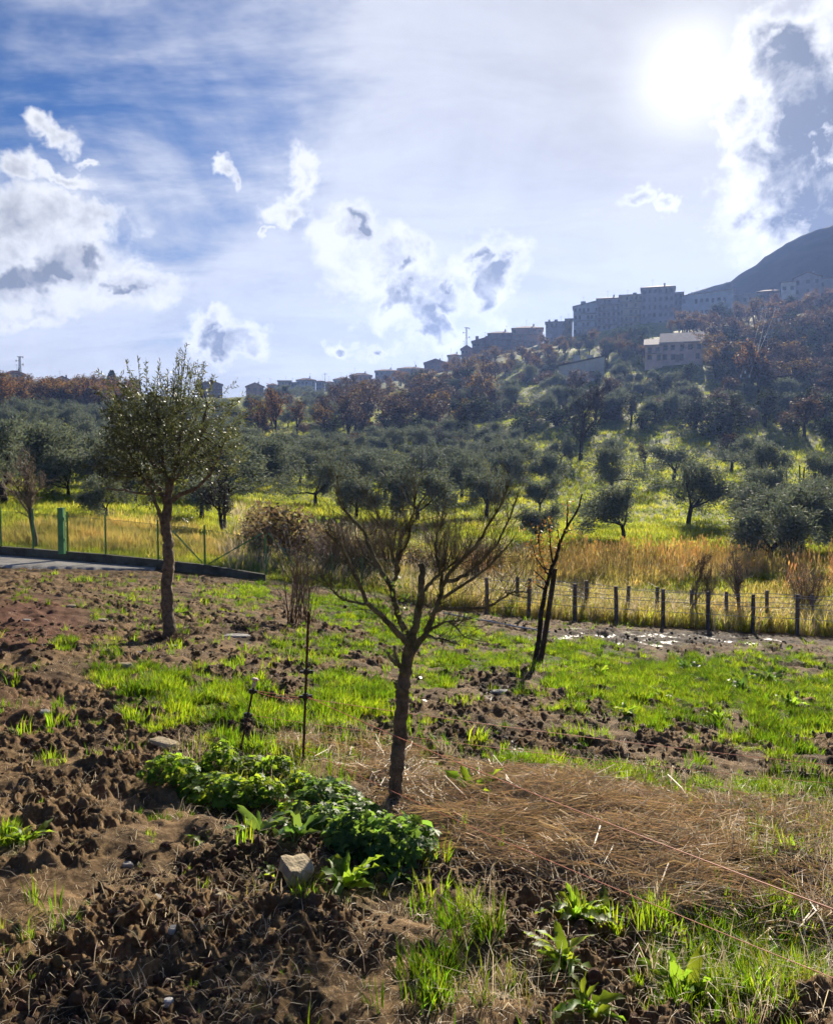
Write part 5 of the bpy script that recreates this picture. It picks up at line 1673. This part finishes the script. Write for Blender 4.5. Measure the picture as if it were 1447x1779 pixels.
# ------------------------------------------------------------------ foreground olive
def foreground_olive():
    rng = np.random.default_rng(33)
    b = ground_px(294, 1112)
    b[2] = float(gz(b[0], b[1])) - .05
    d = b[1]
    s = d / FPX
    e = empty('olive_tree', b)
    def limb(name, pts, dd, w0, w1, start=0., sides=9, parent=e):
        L = px_line(pts, d + start, dd)
        n = len(L)
        R = [(w0 + (w1 - w0) * i / (n - 1)) * s / 2 for i in range(n)]
        Q, S = refine(L, R, rng, .008)
        return MB().tube([q - b for q in Q], S, sides).obj(name, M_bark, parent, None, True), Q
    bark_relief(limb('trunk', [(294, 1118), (294, 1105), (293, 1085), (291, 1065), (290, 1045), (290, 1020), (292, 995), (293, 970), (291, 948), (289, 925), (288, 900), (291, 872)], .0, 23, 14, sides=20)[0], .022, 5)
    ends = []
    for pts, dd, w0 in (([(289, 930), (280, 905), (272, 880), (262, 850), (245, 825)], -.2, 9), ([(290, 878), (283, 858), (270, 845), (250, 830), (215, 815)], .3, 11), ([(291, 876), (296, 850), (303, 820), (312, 780), (318, 720)], .1, 12),
                        ([(291, 874), (310, 862), (335, 850), (365, 825), (385, 780)], -.3, 10), ([(291, 872), (290, 840), (283, 800), (275, 740), (270, 690)], -.15, 11), ([(284, 862), (250, 858), (215, 852), (185, 850)], -.1, 5),
                        ([(300, 835), (330, 800), (350, 750), (360, 700)], .3, 8), ([(280, 820), (245, 780), (225, 740)], .2, 8)):
        o, Q = limb('branch', pts, dd, w0, 3)
        ends += Q[len(Q) // 3:]
    # twigs and leaves through the crown
    cen = pdepth(284, 768, d) - b
    C, D = [], []
    tw = MB()
    rx, rz, ry = 114 * s, 98 * s, .98
    ends = np.array(ends) - b
    n = 0
    while n < 640:
        v = rng.normal(0, 1, 3)
        v = unit(v) * rng.uniform(.05, 1) ** .5
        lump = .66 + .75 * vnoise(np.array([v[0] * 2.3 + 5]), np.array([v[2] * 2.3 + v[1] * 1.7]), 6)[0]
        p = cen + np.array([v[0] * rx, v[1] * ry, v[2] * rz]) * lump
        if v[2] < -.75 and rng.uniform() < .6:
            continue
        n += 1
        out = unit(np.array([v[0], v[1], v[2] * .8]) + np.array([0, 0, .45]) + rng.normal(0, .35, 3))
        l = rng.uniform(.18, .42)
        q = p + out * l
        if rng.uniform() < .5:
            a = ends[np.argmin(((ends - p) ** 2).sum(1))]
            tw.tube([a, (a + p) / 2 + rng.normal(0, .03, 3), p, q], [.006, .005, .003, .0015], 3, False)
        else:
            tw.tube([p, q], [.003, .0012], 3, False)
        k = int(30 * l / .3)
        for j in range(k):
            t = j / k
            C.append(p + (q - p) * t + rng.normal(0, .012, 3))
            D.append(out * .5 + rng.normal(0, .62, 3))
    # upright shoots above the crown
    for (x, y), (x0, y0) in zip([(240, 622), (253, 626), (277, 624), (279, 650), (292, 642), (307, 622), (324, 596), (335, 640), (345, 648), (312, 606), (318, 612), (300, 655), (328, 625), (270, 655), (222, 668)],
                                [(246, 700), (258, 700), (272, 700), (277, 710), (290, 710), (300, 700), (312, 700), (326, 700), (335, 705), (308, 690), (314, 690), (297, 700), (320, 690), (268, 705), (240, 715)]):
        dz = rng.uniform(-.3, .3)
        p, q = pdepth(x0, y0, d + dz) - b, pdepth(x, y, d + dz) - b
        tw.tube([p, (p + q) / 2 + rng.normal(0, .01, 3), q], [.006, .004, .002], 4, False)
        k = int(30 * np.linalg.norm(q - p) / .4)
        for j in range(k):
            t = j / k
            C.append(p + (q - p) * t + rng.normal(0, .006, 3))
            D.append(np.array([0, 0, .9]) + rng.normal(0, .55, 3))
    # hanging sprig by the trunk
    for _ in range(46):
        C.append(pdepth(rng.normal(322, 6), rng.uniform(880, 920), d - .2) - b)
        D.append(np.array([0, 0, -.6]) + rng.normal(0, .5, 3))
    tw.obj('twigs', M_bark_d, e)
    cr = link('crown', leaf_cards('crown', C, D, .068, .0165, rng), M_olive, e)
    # brushwood around the foot
    mb = MB()
    for _ in range(150):
        a = rng.uniform(0, 6.28)
        r0 = rng.uniform(.03, .32)
        p = np.array([math.cos(a) * r0, math.sin(a) * r0, .02])
        q = p + unit(np.array([math.cos(a), math.sin(a), .8]) + rng.normal(0, .4, 3)) * rng.uniform(.08, .3)
        mb.tube([p, q], [.004, .0015], 3, False)
    mb.obj('sucker_shoots', M_twig, e)
    tag(e, 'tall olive tree with glinting leaves standing in the mud field', 'tree')
foreground_olive()

# ------------------------------------------------------------------ leaning staked tree and its stake
def staked_tree():
    rng = np.random.default_rng(44)
    b = ground_px(931, 1150)
    b[2] = float(gz(b[0], b[1])) - .04
    d = b[1]
    s = d / FPX
    e = empty('leaning_tree', b)
    def limb(name, pts, dd, w0, w1, start=0., parent=e, mat=M_bark_d):
        L = px_line(pts, d + start, dd)
        n = len(L)
        R = [(w0 + (w1 - w0) * i / (n - 1)) * s / 2 for i in range(n)]
        Q, S = refine(L, R, rng, .006)
        return MB().tube([q - b for q in Q], S, 8).obj(name, mat, parent, None, True), [q - b for q in Q]
    limb('trunk', [(929, 1152), (933, 1130), (936, 1108), (941, 1060), (949, 1022), (957, 991), (966, 968), (974, 939), (985, 915), (1003, 886), (1011, 858)], .1, 10.5, 2.5)
    C, D = [], []
    for pts in ([(957, 991), (946, 985), (938, 960), (936, 930)], [(954, 1000), (942, 985), (930, 965), (921, 940)], [(960, 978), (956, 950), (954, 920), (953, 905)], [(985, 915), (986, 890), (984, 868)],
                [(950, 1015), (938, 1000), (926, 990)], [(974, 939), (983, 925), (996, 920)], [(966, 968), (972, 945), (968, 920)], [(948, 1025), (936, 1018), (925, 1010)]):
        o, Q = limb('branch', pts, rng.uniform(-.3, .3), 3.5, 1.2)
        for q in Q[2:]:
            for _ in range(5):
                C.append(q + rng.normal(0, .05, 3)); D.append(rng.normal(0, 1, 3) + np.array([0, 0, -.3]))
    C2 = [pdepth(rng.normal(938, 12), rng.uniform(900, 1020), d + rng.uniform(-.2, .2)) - b for _ in range(90)]
    link('foliage', leaf_cards('foliage', C + C2, D + [rng.normal(0, 1, 3) for _ in C2], .062, .034, rng), M_autleaf, e)
    tag(e, 'young leaning tree with few brown leaves tied to a stake', 'tree')
    b2 = ground_px(939, 1150)
    b2[2] = float(gz(b2[0], b2[1]))
    st = empty('wooden_stake', b2)
    P = px_line([(938, 1156), (949, 1089), (964, 988)], b2[1], .05)
    MB().tube([p - b2 for p in P], [.052, .050, .046], 10).obj('stake', M_stake, st)
    tag(st, 'thick dark wooden stake leaning beside the young tree', 'stake')
M_autleaf = leafy('brown_autumn_leaf', (.16, .085, .03), (.42, .24, .06), .45, .5, .4, .04, .3)
staked_tree()

# ------------------------------------------------------------------ bare shrub in the field
def field_shrub():
    rng = np.random.default_rng(55)
    b = ground_px(516, 1086)
    b[2] = float(gz(b[0], b[1])) - .03
    d = b[1]
    e = empty('bare_shrub', b)
    tw = MB()
    for i in range(30):
        xt, yt = rng.uniform(440, 600), rng.uniform(900, 1000)
        x0 = rng.uniform(498, 540)
        p = pdepth(x0, 1086 + rng.uniform(-4, 4), d + rng.uniform(-.12, .12)) - b
        q = pdepth(xt * .75 + x0 * .25, yt, d + rng.uniform(-.5, .5)) - b
        m1 = p + (q - p) * .5 + np.array([(x0 - xt) * .0006, 0, .08]) + rng.normal(0, .03, 3)
        w = rng.uniform(.006, .012)
        MB().tube([p, p + (m1 - p) * .5 + rng.normal(0, .01, 3), m1, q], [w, w * .85, w * .65, w * .25], 5).obj('stem', M_twig, e, None, True)
        for _ in range(20):
            t = rng.uniform(.25, 1)
            a = p + (m1 - p) * t * 2 if t < .5 else m1 + (q - m1) * (t - .5) * 2
            dv = unit(q - p + rng.normal(0, .9, 3)) * rng.uniform(.1, .42)
            m2 = a + dv * .5 + rng.normal(0, .02, 3)
            tw.tube([a, m2, a + dv + rng.normal(0, .03, 3)], [.0035, .0026, .001], 3, False)
    o = tw.obj('twigs', M_twig, e)
    tag(e, 'bare many stemmed shrub in the field right of the olive', 'shrub')
field_shrub()

# ------------------------------------------------------------------ weeds and rosettes
def leaf_mesh(L, W, bend, wave, seed, lobes=0):
    """one strap leaf with a folded midrib, wavy edge and arching blade"""
    rg = np.random.default_rng(seed)
    n, V = 7, []
    for i in range(n + 1):
        t = i / n
        w = W * (math.sin(min(t * .92 + .06, 1) * math.pi) ** .75) * (1 + (.35 * math.cos(t * 22) if lobes else 0))
        z = L * (t * .55 - bend * t * t)
        x = L * t * (1 - .12 * bend * t)
        wv = wave * W * math.sin(t * 16 + rg.uniform(0, 1))
        V += [(x, -w, z + w * .35 + wv), (x, 0, z), (x, w, z + w * .35 - wv)]
    F = []
    for i in range(n):
        k = 3 * i
        F += [(k, k + 3, k + 4, k + 1), (k + 1, k + 4, k + 5, k + 2)]
    me = bpy.data.meshes.new('leaf')
    me.from_pydata([tuple(map(float, v)) for v in V], [], F)
    me.polygons.foreach_set('use_smooth', np.ones(len(F), bool))
    me.update()
    return me
M_dock = leafy('dock_leaf', (.10, .17, .022), (.42, .60, .04), .48, .5, .3, .025, .22)
M_dockd = leafy('dark_rosette_leaf', (.065, .12, .040), (.22, .36, .05), .40, .5, .3, .025, .22)
LEAF = [leaf_mesh(1, .13, .55, .5, 1), leaf_mesh(1, .17, .8, .6, 2), leaf_mesh(1, .11, .4, .45, 3), leaf_mesh(1, .11, .65, .4, 4, 1)]
_lv = {}
def rosette(px, py, size, n, label, mat=None, kinds=(0, 1, 2), up=.0, group=None, name='dock_plant'):
    mat = mat or M_dock
    g = ground_px(px, py)
    g[2] = float(gz(g[0], g[1])) - .01
    e = empty(name, g)
    n = int(n * 1.5)
    for i in range(n):
        k = kinds[i % len(kinds)] if random.random() < .75 else 3
        key = (k, mat.name)
        if key not in _lv:
            m = LEAF[k].copy(); m.materials.clear(); m.materials.append(mat); _lv[key] = m
        o = link('leaf', _lv[key], None, e)
        s = size * 1.1 * random.uniform(.35, 1.1)
        o.scale = (s, s * random.uniform(.8, 1.15), s)
        o.rotation_euler = (random.uniform(-.6, .6), .15 - random.uniform(.0, .9) - up * random.uniform(.3, 1), i * 2.399 + random.uniform(-.3, .3))
        o.location = (random.uniform(-.02, .02), random.uniform(-.02, .02), 0)
    tag(e, label, 'plant', group)
rosette(818, 1398, .30, 22, 'large upright dock plant with bright leaves right of the trunk', up=.55)
rosette(872, 1388, .20, 10, 'smaller dock beside the large one at the straw edge', up=.3)
rosette(600, 1545, .22, 22, 'dock rosette growing behind the tilted stone block', up=.3)
rosette(645, 1525, .18, 12, 'dark leaved rosette right of the tilted stone block', M_dockd)
rosette(1005, 1612, .17, 20, 'bright rosette below the straw mat', up=.3)
rosette(1062, 1600, .15, 14, 'round leaved plant right of the bright rosette', M_dockd, up=.2)
rosette(978, 1702, .17, 18, 'rosette of toothed leaves at bottom right of centre', kinds=(3, 2), up=.35)
rosette(1015, 1775, .16, 14, 'bright leaves cut by the bottom picture edge', up=.3)
rosette(452, 1452, .24, 14, 'grey green thistle rosette in the shade of the weed bank', M_dockd, (3, 2), .15, name='thistle_plant')
rosette(520, 1470, .22, 12, 'narrow leaved rosette under the weed bank', M_dockd, (2, 3), .2)
rosette(1190, 1722, .20, 24, 'grassy clump of narrow leaves at the lower right', kinds=(2,), up=.6, name='grassy_plant')
rosette(350, 1455, .10, 8, 'tiny green seedling in the mud left of the thistle')
rosette(695, 1535, .12, 9, 'small rosette right of the dock by the stone', M_dockd)
rosette(480, 1525, .10, 8, 'yellowish leaf tuft left of the tilted stone block')
for px, py, s, lab in ((1195, 1168, .34, 'dark dock clump in the green, left of the dock row'), (1288, 1200, .36, 'dark dock clump in the green, second of the row'), (1335, 1192, .34, 'dark dock clump in the green, third of the row'),
                       (1372, 1228, .30, 'dark dock clump in the green nearest the right edge'), (1042, 1178, .26, 'dock clump in the green right of the leaning tree'), (1150, 1218, .26, 'small dock clump in the middle of the green'),
                       (1245, 1258, .24, 'dock clump at the lower edge of the green'), (1090, 1250, .2, 'low dock clump where the green meets the mud')):
    rosette(px, py, s, 14, lab, M_dockd if s > .3 else M_dock, (0, 2), .5, 'dock clumps in the green')

def weed_bank():
    rng = np.random.default_rng(66)
    def lobed(n, R, hgt):
        V, F = [], []
        stems = MB()
        for i in range(n):
            a = rng.uniform(0, 6.28)
            rr = R * math.sqrt(rng.uniform())
            z = hgt * (1 - .5 * (rr / R) ** 2) * rng.uniform(.25, 1.0) ** .6
            c = np.array([rr * math.cos(a), rr * math.sin(a), z])
            nrm = unit(np.array([math.cos(a) * rr / R, math.sin(a) * rr / R, .9]) + rng.normal(0, .45, 3))
            u = unit(np.cross(nrm, rng.normal(0, 1, 3)))
            v = np.cross(nrm, u)
            s = rng.uniform(.012, .042)
            k = len(V)
            V.append(c)
            m = 10
            for j in range(m):
                t = 2 * math.pi * j / m
                rad = s * (1.0 if j % 2 == 0 else .62) * (1.25 if j == 0 else 1)
                V.append(c + (u * math.cos(t) + v * math.sin(t)) * rad + nrm * (.25 * s * (1 if j % 2 else -.4)))
            for j in range(m):
                F.append((k, k + 1 + j, k + 1 + (j + 1) % m))
            if i % 5 == 0:
                stems.tube([(c[0] * .4, c[1] * .4, 0), c * .7, c], [.003, .0025, .0015], 3, False)
        return mesh_np('foliage', V, F), stems.mesh('stems')
    protos = [lobed(230, .19, .22), lobed(300, .20, .27), lobed(170, .16, .32)]
    mats = [leafy('weed_leaf', (.085, .155, .022), (.42, .60, .04), .50, .5, .35, .025, .22), leafy('celery_leaf', (.080, .150, .045), (.30, .48, .06), .46, .5, .3, .02, .22)]
    st = simple('weed_stem', (.09, .15, .04), .6, .2, 10)
    PX = [(296, 1368), (335, 1352), (385, 1352), (435, 1350), (478, 1362), (524, 1378), (566, 1398), (606, 1420), (646, 1446), (686, 1476), (452, 1396), (512, 1418), (569, 1446), (622, 1480), (398, 1392), (360, 1378), (690, 1500)]
    for i, (x, y) in enumerate(PX):
        g = ground_px(x, y)
        g[2] = float(gz(g[0], g[1])) - .02
        e = empty('leafy_weed', g, rng.uniform(0, 6.28))
        sc = rng.uniform(.7, 1.2)
        e.scale = (sc, sc, sc * rng.uniform(.5, .95))
        f, s_ = protos[i % 3]
        key = ('w', i % 3, int(x > 560))
        if key not in _lv:
            m = f.copy(); m.materials.clear(); m.materials.append(mats[int(x > 560)]); _lv[key] = m
        fo = link('foliage', _lv[key], None, e)
        fo['kind'] = 'stuff'
        link('stems', s_, st, e)
        where = 'left end of the dark weed bank' if x < 400 else ('middle of the dark weed bank' if x < 560 else 'right end of the weed bank by the trunk')
        tag(e, 'leafy green weed of the dark weed bank, %s counted from its left end' % ORD[sorted(q[0] for q in PX).index(x)], 'plant', 'weeds of the dark weed bank')
weed_bank()
def ferns():
    rosette(42, 1468, .16, 16, 'small feathery weed in the mud at the left edge', M_dock, (3, 2), .5, name='feathery_weed')
ferns()

# ------------------------------------------------------------------ stones
def stone(px, py, dims, label, mat=None, rz=0., tilt=(0, 0), name='stone', flat=False, lift=.0):
    rg = np.random.default_rng(int(px * 7 + py))
    g = ground_px(px, py)
    g[2] = float(gz(g[0], g[1])) + dims[2] * .12 + lift
    bm = bmesh.new()
    bmesh.ops.create_cube(bm, size=1)
    bmesh.ops.subdivide_edges(bm, edges=bm.edges[:], cuts=3, use_grid_fill=True)
    sd = int(rg.integers(0, 999))
    for v in bm.verts:
        c = np.array(v.co)
        l = np.linalg.norm(c)
        k = .5 if flat else .75
        c = c * (1 - k) + c / l * .56 * k
        nn = vnoise(np.array([c[0] * 3 + sd + c[2] * 2]), np.array([c[1] * 3 - c[2]]), sd)[0]
        c = c * (.82 + .36 * nn)
        v.co = (c[0] * dims[0], c[1] * dims[1], c[2] * dims[2])
    me = bpy.data.meshes.new('stone'); bm.to_mesh(me); bm.free()
    o = link(name, me, mat or M_stone, None, g)
    o.rotation_euler = (tilt[0], tilt[1], rz)
    tag(o, label, 'stone')
stone(287, 1299, (.24, .12, .03), 'flat pale slab lying left of the short tilted rod', rz=-.35, tilt=(.0, .08), flat=True, lift=.045)
stone(514, 1532, (.14, .17, .085), 'tilted sandstone block in front of the dock rosette', rz=.5, tilt=(.10, .16), flat=True, lift=.05)
stone(124, 1055, (.18, .12, .08), 'pale stone in the tilled soil below the fence, beside a grass tuft', M_stone)
stone(45, 1078, (.14, .10, .05), 'flat pale stone on the reddish soil heap', M_stone_g)
stone(178, 1082, (.17, .12, .05), 'pale stone left of the olive trunk, the larger one', M_stone)
stone(195, 1080, (.10, .08, .04), 'small pale stone touching the larger one left of the olive', M_stone)
stone(325, 1092, (.14, .10, .05), 'flat stone right behind the olive foot', M_stone)
stone(300, 1126, (.16, .10, .06), 'grey stone in front of the olive foot', M_stone_g)
stone(240, 1135, (.13, .10, .06), 'grey stone left of the olive foot shadow', M_stone_g)
stone(218, 1160, (.20, .10, .05), 'long tilted stone in the grass below the olive', M_stone, rz=-.4)
stone(78, 1246, (.10, .07, .05), 'grey stone in the mud at the left edge', M_stone_g)
stone(92, 1635, (.055, .05, .04), 'rounded grey pebble in the bottom left mud', M_stone_g)
stone(303, 1650, (.045, .04, .03), 'white pebble in the mud at the bottom', M_stone_g)
stone(292, 1733, (.04, .035, .028), 'whitest pebble near the bottom picture edge', simple('white_pebble', (.62, .60, .56), .7, .1, 10))
stone(578, 1598, (.08, .06, .03), 'flat pale stone in the mud below the dock rosette', M_stone)
stone(425, 1566, (.07, .05, .03), 'pale flat stone left of the tilted block', M_stone)
stone(376, 1566, (.05, .04, .02), 'small pale chip left of the pale flat stone', M_stone)
stone(222, 1498, (.05, .035, .03), 'white stone half buried in the mud left of the weeds', M_stone_g)
stone(312, 1494, (.06, .03, .03), 'pale curved stone left of the weed bank shade', M_stone)
stone(270, 1560, (.06, .05, .035), 'grey stone sunk in the mud left of the pale chips', M_stone_g)
stone(742, 1706, (.09, .07, .05), 'grey stone in the mud at the bottom centre', M_stone_g)
stone(872, 1745, (.07, .05, .04), 'tan stone among blades at the bottom right of centre', M_stone)
stone(890, 1310, (.28, .16, .06), 'pale slab in place of the shining puddle in the muddy hollow', M_stone_g, lift=-.01)  # the puddle's reflected shine, put into a pale solid slab
stone(868, 1206, (.26, .14, .06), 'pale slab in place of the shining puddle behind the wires', M_stone_g)  # another puddle's bright reflection made as a pale slab
stone(410, 1107, (.42, .22, .05), 'flat pale slab between olive and bare shrub', M_stone_g, flat=True)
stone(930, 1385 - 10, (.22, .10, .04), 'pale slab at the upper edge of the straw', M_stone_g, rz=-.4)

# ------------------------------------------------------------------ rough stakes on the terrace
def terrace_stakes():
    for i, (x, y0, y1, l) in enumerate(((1366, 806, 840, 'leftmost rough stake on the far terrace'), (1388, 808, 842, 'middle rough stake on the far terrace'), (1394, 812, 842, 'rightmost rough stake on the far terrace'))):
        g = ground_px(x, y1)
        h = (y1 - y0) / FPX * g[1]
        o = MB().tube([(0, 0, -.3), (.05 * i, 0, h * .5), (.15 * (i - 1), 0, h)], [.10, .09, .07], 6).obj('wooden_stake', M_post, None, g)
        tag(o, l, 'stake')
terrace_stakes()

# ------------------------------------------------------------------ haze in the valley air
def haze():
    m = bpy.data.materials.new('valley_air')
    m.use_nodes = True
    N = NT(m.node_tree)
    v = N.n('VolumePrincipled', {'Color': (.30, .47, 1.0, 1), 'Density': HAZE, 'Anisotropy': .45})
    N.n('OutputMaterial', {'Volume': v.outputs[0]})
    lo = -40.0
    mb = MB().box((0, 0, (HAZE_TOP + lo) / 2), (2 * HAZE_R, 2 * HAZE_R, HAZE_TOP - lo))
    o = mb.obj('haze', m)
    tag(o, 'thin blue haze filling the valley', kind='stuff')
HAZE, HAZE_TOP, HAZE_R = 0.00022, 205.0, 1330.0
haze()
